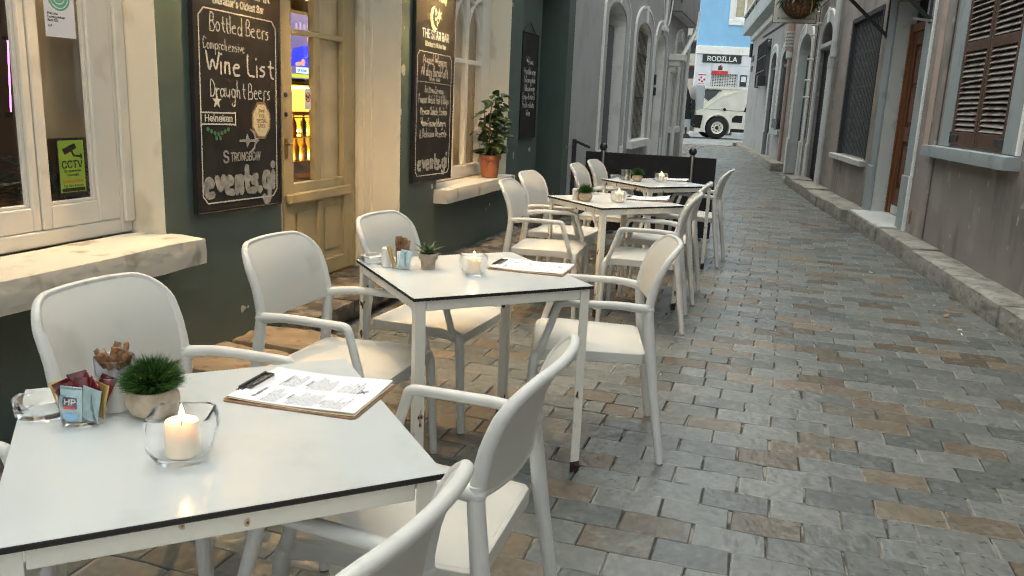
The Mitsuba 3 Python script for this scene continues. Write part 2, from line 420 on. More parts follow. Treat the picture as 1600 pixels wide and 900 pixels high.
def wood(a, b, ax, f=70):
    def fn(p, n, uv):
        u = p.x * 0.954 - p.y * 0.3 if ax == 'z' else p.z
        w = p.z if ax == 'z' else p.x * 0.3 + p.y * 0.954
        g = fbm(u * f + 3 * fbm(u * 6, w * 1.5, 0, 2), w * 2.2, p.y * 3, 3)
        return mix(a, b, g)
    return fn
mat('m_shutter', fn=wood((0.050, 0.026, 0.018), (0.12, 0.064, 0.045), 'z'), rough=0.5)
mat('m_slat', fn=aged((0.30, 0.265, 0.24), (0.09, 0.056, 0.042), 14, 0.48, 0.72, 0.8), rough=0.6)
mat('m_doorwood', fn=wood((0.13, 0.046, 0.019), (0.29, 0.118, 0.046), 'z', 55), rough=0.38)
mat('m_doorleaf', fn=wood((0.07, 0.022, 0.010), (0.19, 0.066, 0.026), 'z', 55), rough=0.35)
mat('m_grille', (0.075, 0.08, 0.085), rough=0.45)
mat('m_panel', fn=aged((0.55, 0.54, 0.505), (0.42, 0.40, 0.35), 9, 0.60, 0.85, 0.5), rough=0.5, spec=0.4)
mat('m_terracotta', fn=aged((0.33, 0.125, 0.062), (0.24, 0.10, 0.055), 12), rough=0.75)
mat('m_stonepot', fn=speck((0.36, 0.28, 0.195), (0.53, 0.43, 0.32), 45, 0.3), rough=0.85)
mat('m_claypot', fn=speck((0.30, 0.225, 0.17), (0.44, 0.36, 0.29), 40, 0.3), rough=0.85)
mat('m_soil', (0.03, 0.022, 0.016), rough=0.95)
mat('m_black', (0.014, 0.014, 0.015), rough=0.6, spec=0.3)
mat('m_iron', (0.030, 0.033, 0.037), rough=0.5)
mat('m_room', (0.26, 0.24, 0.21), rough=0.9)
mat('m_barroom', (0.24, 0.18, 0.13), rough=0.9)
mat('m_steel', (0.55, 0.55, 0.54), rough=0.22, metal=1.0)
mat('m_pewter', fn=speck((0.30, 0.29, 0.27), (0.62, 0.60, 0.56), 60, 0.2), rough=0.25, metal=1.0)
mat('m_brass', (0.45, 0.31, 0.11), rough=0.3, metal=1.0)
mat('m_white', (0.78, 0.77, 0.74), rough=0.4)
mat('m_cupwhite', (0.66, 0.645, 0.61), rough=0.25)
mat('m_paper', (0.72, 0.72, 0.77), rough=0.8)
mat('m_cardpaper', (0.74, 0.67, 0.50), rough=0.8)
mat('m_hardboard', fn=speck((0.20, 0.105, 0.055), (0.30, 0.17, 0.095), 60, 0.3), rough=0.6)
mat('m_ink', (0.05, 0.05, 0.06), rough=0.8)
mat('m_green_leaf', fn=speck((0.018, 0.040, 0.010), (0.05, 0.085, 0.022), 12, 0.3), rough=0.45)
mat('m_limeleaf', (0.20, 0.24, 0.035), rough=0.45)
mat('m_grassblade', fn=speck((0.016, 0.055, 0.010), (0.055, 0.135, 0.026), 90, 0.3), rough=0.5)
mat('m_succulent', (0.045, 0.085, 0.03), rough=0.5)
mat('m_flower', (0.42, 0.07, 0.16), rough=0.6)
mat('m_stem', (0.07, 0.06, 0.025), rough=0.7)
mat('m_curtain', fn=speck((0.48, 0.39, 0.24), (0.56, 0.47, 0.30), 7, 0.3), rough=0.8)
mat('m_redfoil', fn=speck((0.055, 0.004, 0.008), (0.20, 0.02, 0.026), 80, 0.2), rough=0.3, spec=0.7)
mat('m_goldfoil', (0.58, 0.40, 0.13), rough=0.35, metal=0.6)
mat('m_brownfoil', fn=speck((0.17, 0.085, 0.04), (0.33, 0.19, 0.11), 70, 0.2), rough=0.45)
mat('m_bluefoil', fn=speck((0.36, 0.52, 0.56), (0.52, 0.66, 0.69), 50, 0.3), rough=0.35)
mat('m_greyfoil', fn=speck((0.26, 0.37, 0.39), (0.38, 0.48, 0.49), 60, 0.3), rough=0.35)
mat('m_navy', (0.02, 0.03, 0.06), rough=0.5)
mat('m_red', (0.55, 0.05, 0.05), rough=0.5)
mat('m_lime', (0.22, 0.35, 0.04), rough=0.4)
mat('m_orangeink', (0.45, 0.12, 0.03), rough=0.6)
mat('m_badge', (0.16, 0.40, 0.28), rough=0.6)
mat('m_yellow', (0.75, 0.6, 0.08), rough=0.4)
mat('m_bluewall', fn=aged((0.27, 0.53, 0.80), (0.23, 0.48, 0.74), 1.2, 0.5, 0.8, 0.5), rough=0.8)
mat('m_shopwhite', fn=aged((0.70, 0.72, 0.76), (0.55, 0.57, 0.6), 1.5), rough=0.7)
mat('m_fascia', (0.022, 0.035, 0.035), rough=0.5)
mat('m_truck', fn=aged((0.80, 0.775, 0.69), (0.6, 0.57, 0.5), 3, 0.62, 0.8, 0.5), rough=0.35)
mat('m_truckgrey', (0.42, 0.45, 0.46), rough=0.4)
mat('m_rubber', (0.016, 0.016, 0.017), rough=0.8)
mat('m_cabglass', (0.02, 0.024, 0.028), rough=0.12)
mat('m_brick', fn=speck((0.30, 0.12, 0.05), (0.42, 0.20, 0.09), 3, 0.2), rough=0.8)
mat('m_wicker', fn=speck((0.10, 0.04, 0.018), (0.26, 0.12, 0.055), 22, 0.2), rough=0.8)
mat('m_signcream', (0.76, 0.74, 0.62), rough=0.5)
mat('m_velvet', (0.02, 0.05, 0.04), rough=0.6)
scene['m_pane'] = {'type': 'thindielectric', 'int_ior': 1.5}
scene['m_glass'] = {'type': 'dielectric', 'int_ior': 1.5}
scene['m_wax'] = {'type': 'principledthin', 'base_color': {'type': 'rgb', 'value': [0.90, 0.85, 0.74]}, 'roughness': 0.45, 'diff_trans': 0.7}
def glow(rgb): return {'type': 'area', 'radiance': {'type': 'rgb', 'value': [float(x) for x in rgb]}}

# ================================================================== GROUND
SF = Frame([-1.42, 4.0, 0], LW.M[1], LW.M[0], [0, 0, 1.0])      # (across the street, along it, up)
kerb_pts = np.array([[2.60, 0.6], [2.94, 3.2], [3.28, 5.04], [3.46, 6.01], [3.94, 8.32], [4.62, 12.5], [5.47, 16.9], [7.0, 24.2], [8.42, 31.6], [8.75, 33.2]])
def kerb_x(y): return np.interp(y, kerb_pts[:, 1], kerb_pts[:, 0])
gx = np.linspace(-40, 60, 3)
struct('street', tm([[-60, -30, -0.008], [90, -30, -0.008], [90, 130, -0.008], [-60, 130, -0.008]], [[0, 1, 2], [0, 2, 3]]), 'm_joint')
struct('square_paving', tm([[-30, 33.7, -0.002], [60, 33.7, -0.002], [60, 120, -0.002], [-30, 120, -0.002]], [[0, 1, 2], [0, 2, 3]]), 'm_farpave')

def pavers():
    L, Wd, gap = 0.2410, 0.147, 0.0030
    out = []
    for j in range(-30, 204):
        a = -1.2 + ((0.5 if j % 2 else 0.0) + rng.normal(0, 0.035)) % 1 * L
        while a < 9.5:
            cut = rng.uniform(0.35, 0.65)
            for ln in ([L] if rng.random() > 0.035 else [L * cut, L * (1 - cut)]):
                out.append((a + ln / 2, (j + 0.5) * Wd, ln - gap, Wd - 0.0016)); a += ln
    P = np.array(out)
    w = P[:, :1] * SF.M[0] + P[:, 1:2] * SF.M[1] + SF.o
    keep = (P[:, 0] > -0.25) & (w[:, 0] < kerb_x(w[:, 1]) + 0.08) & (w[:, 1] > 0.5) & (w[:, 1] < 33.6)
    # past the end of the left row of houses the street opens to the left
    return P[keep], w[keep]
PV, PW = pavers()
def paver_arrays(P):
    """vertices, triangles and uv of all paving stones at once"""
    n = len(P); r = np.random.default_rng(11)
    sx = np.array([-1, 1, 1, -1]); sy = np.array([-1, -1, 1, 1])
    hx, hy = P[:, 2:3] / 2, P[:, 3:4] / 2
    top = r.normal(0, 0.0009, (n, 1)); tx = r.normal(0, 0.005, (n, 1)); ty = r.normal(0, 0.007, (n, 1))
    # eight points round each outline so that no edge runs dead straight
    px = np.array([-1, -0.33, 0.33, 1, 1, 0.33, -0.33, -1.0]); py = np.array([-1, -1, -1, -1, 1, 1, 1, 1.0])
    jx, jy = r.normal(0, 0.0010, (n, 8)), r.normal(0, 0.0010, (n, 8))
    c = np.clip(r.exponential(0.0022, (n, 8)), 0, 0.010) * (np.abs(px) == 1)      # knocked corners
    ax, ay = px * hx + jx - np.sign(px) * c, py * hy + jy - np.sign(py) * c
    ix, iy = ax - np.sign(px) * 0.0035 * (np.abs(px) == 1), ay - np.sign(py) * 0.0022
    L0 = np.stack([ax, ay, np.full((n, 8), -0.035)], -1)
    L1 = np.stack([ax, ay, top - 0.0035 + tx * ax + ty * ay], -1)
    L2 = np.stack([ix, iy, top + tx * ix + ty * iy + r.normal(0, 0.0004, (n, 8))], -1)
    V = np.concatenate([L0, L1, L2], 1)
    F = []
    for b in (0, 8):
        for i in range(8):
            k = (i + 1) % 8
            F += [[b + i, b + k, b + 8 + k], [b + i, b + 8 + k, b + 8 + i]]
    F += [[16, 17, 22], [16, 22, 23], [17, 18, 21], [17, 21, 22], [18, 19, 20], [18, 20, 21]]
    F = np.array(F)
    ident = r.integers(0, 4000, (n, 1)) * 10.0
    uv = np.stack([V[..., 0] + ident, V[..., 1]], -1)
    V[..., 0] += P[:, 0:1]; V[..., 1] += P[:, 1:2]
    return V, F, uv
PVv, PVf, PVuv = paver_arrays(PV)
pd = PW[:, :2] - EYE[:2]
near = np.linalg.norm(pd, axis=1)
ang = np.degrees(np.arctan2(pd[:, 0], pd[:, 1]))
view = (ang > -20) & (ang < 33) & (PW[:, 1] > 1.75) & (PV[:, 0] > 0.95)
order = np.where(view)[0][np.argsort(near[view])][:300]
pick = np.zeros(len(PV), bool); pick[order] = True
for i in order:
    m = tm(PVv[i], PVf); m = SF(m)
    part('street', 'paving_stone', m, 'm_paver', uv=PVuv[i])
rest = np.where(~pick)[0]; nv = PVv.shape[1]
m = SF(tm(PVv[rest].reshape(-1, 3), (PVf[None] + (np.arange(len(rest)) * nv)[:, None, None]).reshape(-1, 3)))
part('street', 'paving_stones', m, 'm_paver', uv=PVuv[rest].reshape(-1, 2), kind='stuff')

# kerb along the right-hand houses: stone by stone, with the raised doorstep pieces
def kerbrun(u0, u1, n0, n1, h, seed, name='kerb_stone', matl='m_kerb'):
    r = np.random.default_rng(seed); u, k = u0, 0
    while u < u1 - 0.05:
        ln = min(r.uniform(0.6, 1.3), u1 - u)
        if u1 - u - ln < 0.3: ln = u1 - u
        c = max(0.02, 0.006 * (u > 8))
        p = RW.pt([u + ln / 2, 0, 0]); off = (p[0] - kerb_x(p[1])) / 0.98
        m = stone(u + 0.0012, u + ln - 0.0012, n0, max(off, 0.2) + r.normal(0, 0.004), -0.06, h + r.normal(0, 0.006), 0.026, 0.012, 7, seed * 50 + k, 0.045 if u < 7 else 0.09)
        part('kerb', name, RW(m), matl, smooth=50); u += ln; k += 1
struct('kerb', RW(box(-9, 11.6, -0.15, 0.19, -0.06, 0.10)), 'm_kerb')
kerbrun(-5, 4.25, -0.02, 0.27, 0.165, 3)
kerbrun(5.9, 11.9, -0.02, 0.27, 0.165, 4)
kerbrun(15.3, 19.4, -0.02, 0.3, 0.20, 5)
kerbrun(19.6, 29.7, -0.02, 0.3, 0.13, 6)
part('kerb', 'doorstep', RW(cat(box(4.28, 5.88, -0.2, 0.25, 0.02, 0.185, 0.01))), 'm_paletrim', label='pale marble doorstep set into the kerb')
part('kerb', 'edging_stone', RW(stone(4.27, 5.9, 0.12, 0.285, -0.06, 0.172, 0.02, 0.008, 9, 77, 0.05)), 'm_kerb', smooth=40)

# ================================================================== LEFT: THE BAR
bar = thing('bar_building', 'dark green bar front with cream door and window reveals, left side of the alley', 'building')
W1 = (-2.3, -0.43, 0.69, 2.75); D1 = (0.47, 1.95, 0.0, 2.75); W2 = (2.62, 4.35, 0.63, 2.75); AL = (4.72, 6.55, 0.0, 2.75)
R_ = lambda r: sbox(r[0], r[2], r[1], r[3])
part(bar, 'wall', wallsolid(LW, [(-7, -0.05), (6.85, -0.05), (6.85, 3.9), (-7, 3.9)], [R_(W1), R_(D1), R_(W2), R_(AL)], 0.36), 'm_green')
def lining(r, d, t=0.005, bottom=False, n1=0.001):
    u0, u1, z0, z1 = r
    return cat(box(u0, u0 + t, -d, n1, z0, z1), box(u1 - t, u1, -d, n1, z0, z1), box(u0 + t, u1 - t, -d, n1, z1 - t, z1))
part(bar, 'reveal', LW(lining(W1, 0.35)), 'm_cream'); part(bar, 'reveal', LW(lining(W2, 0.35)), 'm_cream'); part(bar, 'reveal', LW(cat(lining(D1, 0.36), box(1.925, 1.944, -0.33, -0.27, 0.15, 2.7, .006), box(1.93, 1.944, -0.24, -0.21, 0.15, 2.7, .004))), 'm_cream')
# sills: worn painted masonry
part(bar, 'window_sill', LW(stone(-2.6, -0.40, -0.16, 0.20, 0.628, 0.752, 0.016, 0.007, 7, 1, 0.045)), 'm_sill', smooth=40)
part(bar, 'window_sill', LW(stone(2.56, 4.33, -0.19, 0.115, 0.575, 0.69, 0.014, 0.006, 7, 2, 0.045)), 'm_sill', smooth=40)

# window 1: two casements
w1 = numbered(bar + '__window')
fz0, d = 0.75, 0.17
fr = cat(box(-0.505, -0.437, -d - .07, -d, fz0, 2.72, .006), box(-2.25, -2.16, -d - .07, -d, fz0, 2.72, .006), box(-2.16, -0.505, -d - .07, -d, fz0, 0.815, .006), box(-2.16, -0.505, -d - .07, -d, 2.62, 2.72, .006),
         box(-0.495, -0.437, -d, -d + .018, 0.80, 2.7, .006))
scene[w1] = mikit.ply(LW(fr), 'm_frame')
def sash(u0, u1, z0, z1, st, b, n, s2=None):
    s2 = s2 or st
    e = .004
    return cat(box(u0, u0 + st, n - .045, n, z0, z1, e), box(u1 - s2, u1, n - .045, n, z0, z1, e), box(u0 + st, u1 - s2, n - .045, n - .001, z0, z0 + b, e), box(u0 + st, u1 - s2, n - .045, n - .001, z1 - b, z1, e),
               box(u0 + st, u0 + st + .016, n - .03, n - .012, z0 + b, z1 - b, .003), box(u1 - s2 - .016, u1 - s2, n - .03, n - .012, z0 + b, z1 - b, .003), box(u0 + st + .016, u1 - s2 - .016, n - .03, n - .012, z0 + b, z0 + b + .014, .003))
part(w1, 'sash', LW(sash(-0.912, -0.507, 0.817, 2.615, 0.045, 0.092, -d + .002, 0.12)), 'm_frame')
part(w1, 'sash', LW(sash(-2.155, -0.916, 0.817, 2.615, 0.10, 0.092, -d - .001, 0.036)), 'm_frame')
part(w1, 'pane', LW(flat(LW) and grid(np.array([[[-0.87, -0.195, 0.9], [-0.87, -0.195, 2.55]], [[-0.62, -0.195, 0.9], [-0.62, -0.195, 2.55]]]))), 'm_pane')
part(w1, 'pane', LW(grid(np.array([[[-2.06, -0.197, 0.9], [-2.06, -0.197, 2.55]], [[-0.94, -0.197, 0.9], [-0.94, -0.197, 2.55]]]))), 'm_pane')

# window 2: pointed lights
w2 = numbered(bar + '__window')
zt = 1.72
fr2 = cat(box(2.66, 2.76, -.26, -.19, .69, 2.7, .006), box(4.10, 4.22, -.26, -.19, .69, 2.7, .006), box(4.22, 4.343, -.28, -.20, .69, 2.7, .006), box(2.76, 4.10, -.26, -.19, .69, .80, .006), box(2.76, 4.10, -.26, -.19, 2.62, 2.7, .006))
scene[w2] = mikit.ply(LW(fr2), 'm_frame')
edges = [2.76, 3.05, 3.42, 3.70, 4.10]
for q in (3.05, 3.405, 3.73):
    part(w2, 'mullion', LW(box(q - .033, q + .033, -.245, -.195, .80, 2.62, .008)), 'm_frame')
part(w2, 'transom', LW(box(2.76, 4.10, -.24, -.202, zt - .022, zt + .022, .006)), 'm_frame')
trac = []
cent = [2.76, 3.05, 3.405, 3.73, 4.10]
for i in range(4):
    a, b = cent[i], cent[i + 1]
    s = np.linspace(0, 1, 9)
    for p, q in ((a, b), (b, a)):
        pts = [[p + (q - p) * (1 - math.cos(t * math.pi / 2)) , -.22, zt + .10 + 0.46 * math.sin(t * math.pi / 2)] for t in s]
        trac.append(tube(pts, .020, 6))
part(w2, 'tracery', LW(cat(*trac)), 'm_frame')
for i in range(4):
    part(w2, 'pane', LW(grid(np.array([[[cent[i], -.223, .79], [cent[i], -.223, 2.63]], [[cent[i + 1], -.223, .79], [cent[i + 1], -.223, 2.63]]]))), 'm_pane')

# door
dr_ = numbered(bar + '__door')
n0 = -0.35
bx = lambda u0, u1, z0, z1, a=-.045, b=0.0, c=.004: box(u0, u1, n0 + a, n0 + b, z0, z1, c)
leaf = cat(bx(1.025, 1.143, .165, 2.5), bx(1.78, 1.895, .165, 2.5), bx(1.143, 1.78, .69, .825), bx(1.143, 1.78, 1.735, 1.768), bx(1.143, 1.78, 2.40, 2.5), bx(1.402, 1.474, .825, 1.735), bx(1.402, 1.474, 1.768, 2.40), bx(1.143, 1.78, .165, .27), bx(1.435, 1.485, .27, .69))
scene[dr_] = mikit.ply(LW(leaf), 'm_door')
part(dr_, 'weather_rail', LW(box(1.04, 1.83, n0, n0 + .03, .70, .765, .008)), 'm_door')
for a, b in ((1.143, 1.435), (1.485, 1.78)):
    part(dr_, 'panel', LW(cat(box(a, b, n0 - .035, n0 - .022, .27, .69), box(a + .05, b - .05, n0 - .022, n0 - .010, .33, .63, .008))), 'm_door')
for a, b, c, e in ((1.143, 1.402, .825, 1.735), (1.474, 1.78, .825, 1.735), (1.143, 1.402, 1.768, 2.4), (1.474, 1.78, 1.768, 2.4)):
    part(dr_, 'pane', LW(grid(np.array([[[a, n0 - .03, c], [a, n0 - .03, e]], [[b, n0 - .03, c], [b, n0 - .03, e]]]))), 'm_pane')
part(dr_, 'handle', LW(cat(box(1.045, 1.08, n0, n0 + .006, .99, 1.11, .002), tube(bend([[1.062, n0, 1.075], [1.062, n0 + .045, 1.075], [1.02, n0 + .05, 1.075]], .012), .007, 8))), 'm_brass', smooth=40)
for z in (1.255, 1.372):
    part(dr_, 'lock', LW(move_to := tube([[1.066, n0 - .002, z], [1.066, n0 + .006, z]], .014, 14)), 'm_iron')
part(dr_, 'hinge', LW(cat(box(1.893, 1.915, n0 - .01, n0 + .012, .42, .56, .003), box(1.893, 1.915, n0 - .01, n0 + .012, 1.28, 1.42, .003))), 'm_door')
part(bar, 'door_frame', LW(cat(box(1.90, 1.945, -.40, n0 - .0, .15, 2.62, .004), box(.475, 1.02, -.40, n0 - .02, .15, 2.62, .004), box(1.02, 1.90, -.40, n0 - .02, 2.505, 2.62, .004))), 'm_door')
# curtains
solo('door_curtain', LW(slab(*[np.array([[[u, -.405 - .004 * math.sin(u * 40) - q, z] for z in (.8, 1.6, 2.5)] for u in np.linspace(1.49, 1.89, 30)]) for q in (0, .004)])), 'm_curtain', 'plain beige curtain behind the right glass of the cream door', 'curtain', smooth=True)
solo('window_blind', LW(slab(*[np.array([[[u, -.33 - .004 * math.sin(u * 30) - q, z] for z in (1.16, 1.8, 2.6)] for u in np.linspace(-.745, -.45, 24)]) for q in (0, .004)])), 'm_curtain', 'plain beige blind hanging behind the right pane of the nearest window', 'blind', smooth=True)
solo('net_curtain', LW(slab(*[np.array([[[u, -.36 - .008 * math.sin(u * 35) - q, z] for z in (.7, 1.6, 2.6)] for u in np.linspace(2.7, 4.3, 90)]) for q in (0, .004)])), 'm_curtain', 'pale yellow curtain behind the pointed window with the plant', 'curtain', smooth=True)

# alcove with the side door
part(bar, 'side_door', LW(cat(box(4.72, 6.10, -.26, -.205, .16, 2.75, .004), box(4.85, 5.95, -.205, -.197, .22, 2.66, .006))), 'm_green')
part(bar, 'threshold', LW(stone(4.70, 6.6, -.36, .05, -.03, .16, .015, .006, 8, 5, .06)), 'm_darkstone', smooth=40)
part(bar, 'passage', room(LW, 6.0, 7.3, .16, 2.75, -.365, -3.0), 'm_room')
part(bar, 'vent_grille', LW(cat(box(5.02, 5.30, -.197, -.18, .70, .86, .004), *[box(5.04, 5.28, -.18, -.174, .715 + .02 * k, .725 + .02 * k) for k in range(7)])), 'm_iron')
# footing stones along the wall
r = np.random.default_rng(4)
for k, (a, b, n1, h, m) in enumerate([(-1.9, -1.0, .24, .10, 'm_darkstone'), (-1.0, -.45, .28, .11, 'm_rock'), (-.45, -.02, .40, .14, 'm_rock'), (.0, .33, .46, .15, 'm_rock'), (2.06, 2.7, .30, .12, 'm_darkstone'), (2.7, 3.3, .38, .125, 'm_darkstone'), (3.3, 3.75, .40, .11, 'm_darkstone'), (3.75, 4.7, .38, .12, 'm_darkstone'), (6.6, 7.6, .2, .1, 'm_darkstone')]):
    part(bar, 'footing_stone', LW(stone(a + .004, b - .004, -.05, n1, -.05, h, .022, .030, 11, 20 + k, .03)), m, smooth=28, label='sandy broken footing stone under the green wall' if m == 'm_rock' and k == 3 else None)
for k, (a, b) in enumerate([(.44, 1.0), (1.01, 1.62), (1.63, 2.02)]):
    part(bar, 'door_step', LW(stone(a, b, -.36, .16, .055, .15, .012, .008, 8, 40 + k, .05)), 'm_darkstone', smooth=45)
part(bar, 'step_base', LW(stone(.4, 2.04, -.2, .08, -.05, .058, .02, .012, 9, 48, .05)), 'm_darkstone', smooth=45)
# pipe stub and conduit on the green front
# ---- the room behind
part(bar, 'room', LW(cat(box(-4, 7.0, -5.2, -5.1, 0, 2.9), box(-4, 7.0, -5.1, -.42, 2.85, 2.9), box(-4, -3.95, -5.1, -.42, 0, 2.85), box(5.6, 5.65, -5.1, -.42, 0, 2.85), box(-4, 5.6, -5.1, -.42, .02, .1))), 'm_barroom')

# ---- things in the bar room
tv = thing('television', 'lit television in the bar showing a person in a blue jacket, behind the door glass', 'television')
part(tv, 'case', LW(box(3.5, 4.62, -2.08, -2.012, 1.49, 2.16, .006)), 'm_black')
def screen(poly, dpt, rgb, name):
    m = prism(poly, .001); m.apply_translation((0, 0, dpt))
    k = part(tv, name, LF(m), 'm_black'); scene[k]['emitter'] = glow(np.array(rgb) * .22)
screen(sbox(3.53, 1.52, 4.59, 2.13), -2.010, (.16, .13, .30), 'picture')
screen(unary_union([sbox(3.8 + .07 * k, 1.93 + .03 * (k % 3), 3.83 + .07 * k, 2.04 + .02 * (k % 2)) for k in range(9)]), -2.007, (.5, .36, .45), 'crowd')
screen(Polygon([(3.7, 1.64), (3.74, 1.80), (3.95, 1.84), (4.2, 1.84), (4.42, 1.79), (4.45, 1.64)]), -2.006, (.03, .05, .75), 'jacket')
screen(Point(4.10, 1.93).buffer(.1), -2.005, (.75, .36, .26), 'face')
screen(Polygon([(4.0, 1.96), (4.02, 2.04), (4.1, 2.06), (4.18, 2.04), (4.2, 1.96), (4.1, 2.0)]), -2.004, (.30, .28, .30), 'hair')
screen(unary_union([Point(3.92, 1.68).buffer(.035), LineString([(3.8, 1.66), (3.92, 1.67)]).buffer(.018)]), -2.003, (.75, .36, .28), 'hand')
screen(sbox(3.79, 1.575, 4.5, 1.632), -2.003, (.62, .80, .95), 'caption_bar')
screen(sbox(3.7, 1.53, 4.5, 1.566), -2.003, (.55, .62, .06), 'ticker_bar')
part(tv, 'caption', LF(move(text('UK to ban', .026, True, .0006, center=False), 3.815, 1.59, -2.0015)), 'm_navy')
bs = thing('back_bar', 'golden lit back bar with glass shelves below the television', 'bar shelf')
part(bs, 'cabinet', LW(cat(box(3.3, 4.9, -2.5, -2.45, .5, 1.47), box(3.3, 4.9, -2.45, -2.1, .50, .53), box(3.3, 3.33, -2.45, -2.1, .5, 1.47), box(4.87, 4.9, -2.45, -2.1, .5, 1.47))), 'm_brass')
for z, c in ((1.44, 1.0), (.985, .9), (.715, .55)):
    k = part(bs, 'light_strip', LW(box(3.4, 4.8, -2.44, -2.41, z - .012, z + .012)), 'm_yellow'); scene[k]['emitter'] = glow(np.array([8., 4.8, .75]) * c)
for a_, b_, c_ in ((1.19, 1.42, 1.0), (.97, 1.12, .28), (.72, .93, .14)):
    k = part(bs, 'lit_panel', LW(box(3.4, 4.8, -2.449, -2.442, a_, b_)), 'm_yellow'); scene[k]['emitter'] = glow(np.array([.42, .25, .03]) * c_)
for z in (1.15, .95, .70):
    part(bs, 'shelf', LW(box(3.34, 4.86, -2.44, -2.12, z - .01, z, .002)), 'm_brass')
r = np.random.default_rng(8)
bt = lathe([(0, 0), (.033, 0), (.034, .10), (.030, .14), (.013, .17), (.012, .22), (0, .222)], 12)
for k in range(14):
    u = 3.45 + .1 * k; z = (.951, .701)[k % 2]
    solo('bottle', LW(move(bt, u + r.normal(0, .01), -2.26 + r.normal(0, .03), z)), ('m_brownfoil', 'm_goldfoil', 'm_cabglass')[k % 3], 'small bottle standing on the lit back bar behind the door glass', 'bottle', smooth=40, group='bottles on the back bar')
cl = thing('ceiling_lamp', 'warm ceiling lamp above the television in the bar', 'lamp')
k = part(cl, 'diffuser', LW(box(3.7, 4.4, -1.95, -1.75, 2.26, 2.29, .005)), 'm_yellow'); scene[k]['emitter'] = glow((3.5, 2.3, .6))
part(cl, 'housing', LW(box(3.68, 4.42, -1.97, -1.73, 2.292, 2.34, .005)), 'm_brass')
nt = thing('neon_tube', 'thin pink neon tube glowing inside the nearest window', 'neon light')
k = part(nt, 'tube', LW(tube([[.171, -1.5, 1.60], [.15, -1.5, 1.22]], .004, 8)), 'm_white'); scene[k]['emitter'] = glow((1.2, .12, .9))
part(nt, 'bracket', LW(cat(box(.16, .18, -1.53, -1.5, 1.60, 1.62), box(.14, .16, -1.53, -1.5, 1.19, 1.215))), 'm_black')
ip = thing('indoor_plant', 'dark palm plant inside the nearest window', 'plant')
lv = []
for k in range(40):
    a, e, L = r.uniform(0, 6.28), r.uniform(.3, 1.3), r.uniform(.25, .5)
    t = np.linspace(0, 1, 6)[:, None]
    q = np.hstack([np.cos(a) * t * L, np.sin(a) * t * L * .5, t * L * math.sin(e) - .28 * t ** 2])
    w = .016 * np.sin(np.pi * np.clip(t * .94 + .05, 0, 1)); s = np.array([[-math.sin(a), math.cos(a), .2]])
    g = np.stack([q - s * w, q + s * w], 1); lv.append(grid(g))
fol = cat(*lv)
part(ip, 'foliage', LW(move(cat(fol, move(fol, .42, .0, .03, 1.0), move(fol, -.4, -.05, .02, 2.0)), -.75, -.72, .86)), 'm_green_leaf', kind='stuff')
part(ip, 'planter', LW(box(-1.4, -.1, -.85, -.6, .70, .87, .01)), 'm_wicker')
wb = thing('wicker_basket', 'golden wicker basket inside the bottom of the nearest window', 'basket')
wv = []
for k in range(9):
    wv.append(tube([[-1.36 + .33 * t, -.42 + .05 * math.sin(k + 9 * t), .83 + .013 * k + .012 * math.sin(14 * t + k * 3.1)] for t in np.linspace(0, 1, 22)], .007, 5))
part(wb, 'weave', LW(cat(*wv)), 'm_brass', smooth=True)
part(wb, 'base', LW(box(-1.36, -1.03, -.47, -.40, .80, .825, .004)), 'm_wicker')

# ---- notices on the glass
def sticker(name, u0, u1, z0, z1, n, matl, label, c):
    t = thing(name, label, c)
    part(t, 'sheet', LW(box(u0, u1, n, n + .001, z0, z1)), matl)
    return t, Frame(LW.pt([(u0 + u1) / 2, n + .0012, (z0 + z1) / 2]), LW.M[0], LW.M[2], LW.M[1])
cc, F0 = sticker('camera_notice', -.80, -.66, .935, 1.168, -.192, 'm_black', 'lime green camera surveillance notice stuck on the nearest window', 'notice')
part(cc, 'face', F0(move(prism(sbox(-.064, -.1, .064, .11), .0006), 0, 0, 0)), 'm_lime')
ink = [move(prism(Polygon([(-.045, .075), (.018, .098), (.028, .078), (-.033, .052)]), .0006), 0, 0, .0008), move(prism(LineString([(.0, .07), (.012, .048), (.05, .043)]).buffer(.004), .0006), 0, 0, .0008), move(prism(sbox(.045, .034, .053, .055), .0006), 0, 0, .0008)]
part(cc, 'camera', F0(cat(*ink)), 'm_black')
part(cc, 'lettering', F0(cat(move(text('CCTV', .030, True, .0006, .108), 0, -.002, .0008), move(text('In operation', .0095, True, .0006, .085), 0, -.018, .0008), move(text('24 hours', .0095, True, .0006, .06), 0, -.034, .0008), move(text('Tel 200 456 00', .008, True, .0006, .1), 0, -.078, .0008), move(prism(sbox(-.058, -.097, .058, -.083), .0006), 0, 0, .0008))), 'm_black')
part(cc, 'company_name', F0(move(text('Securitek', .0145, True, .0006, .112), 0, -.062, .0008)), 'm_orangeink')
po, F0 = sticker('window_poster', -.805, -.66, 1.562, 1.80, -.192, 'm_paper', 'white poster with a green round badge stuck high on the nearest window', 'poster')
part(po, 'badge', F0(cat(*[prism(Point(0, .035).buffer(a).difference(Point(0, .035).buffer(b)), .0006) for a, b in ((.054, .046), (.042, .03), (.026, .012))])), 'm_badge')
part(po, 'lettering', F0(cat(*[move(text(s, .009, True, .0006, w, center=False), -.06, z, 0) for s, w, z in (('Welcome', .05, -.035), ('Coming inside?', .085, -.048), ('March 2020', .05, -.061), ('LGF', .02, -.082))])), 'm_ink')
dg, F0 = sticker('dog_notice', 1.325, 1.395, 1.285, 1.415, n0 - .026, 'm_white', 'small square no dogs notice on the door glass', 'notice')
part(dg, 'ring', F0(cat(prism(Point(0, .012).buffer(.031).difference(Point(0, .012).buffer(.025)), .0006), prism(LineString([(-.02, .032), (.02, -.008)]).buffer(.0025), .0006))), 'm_red')
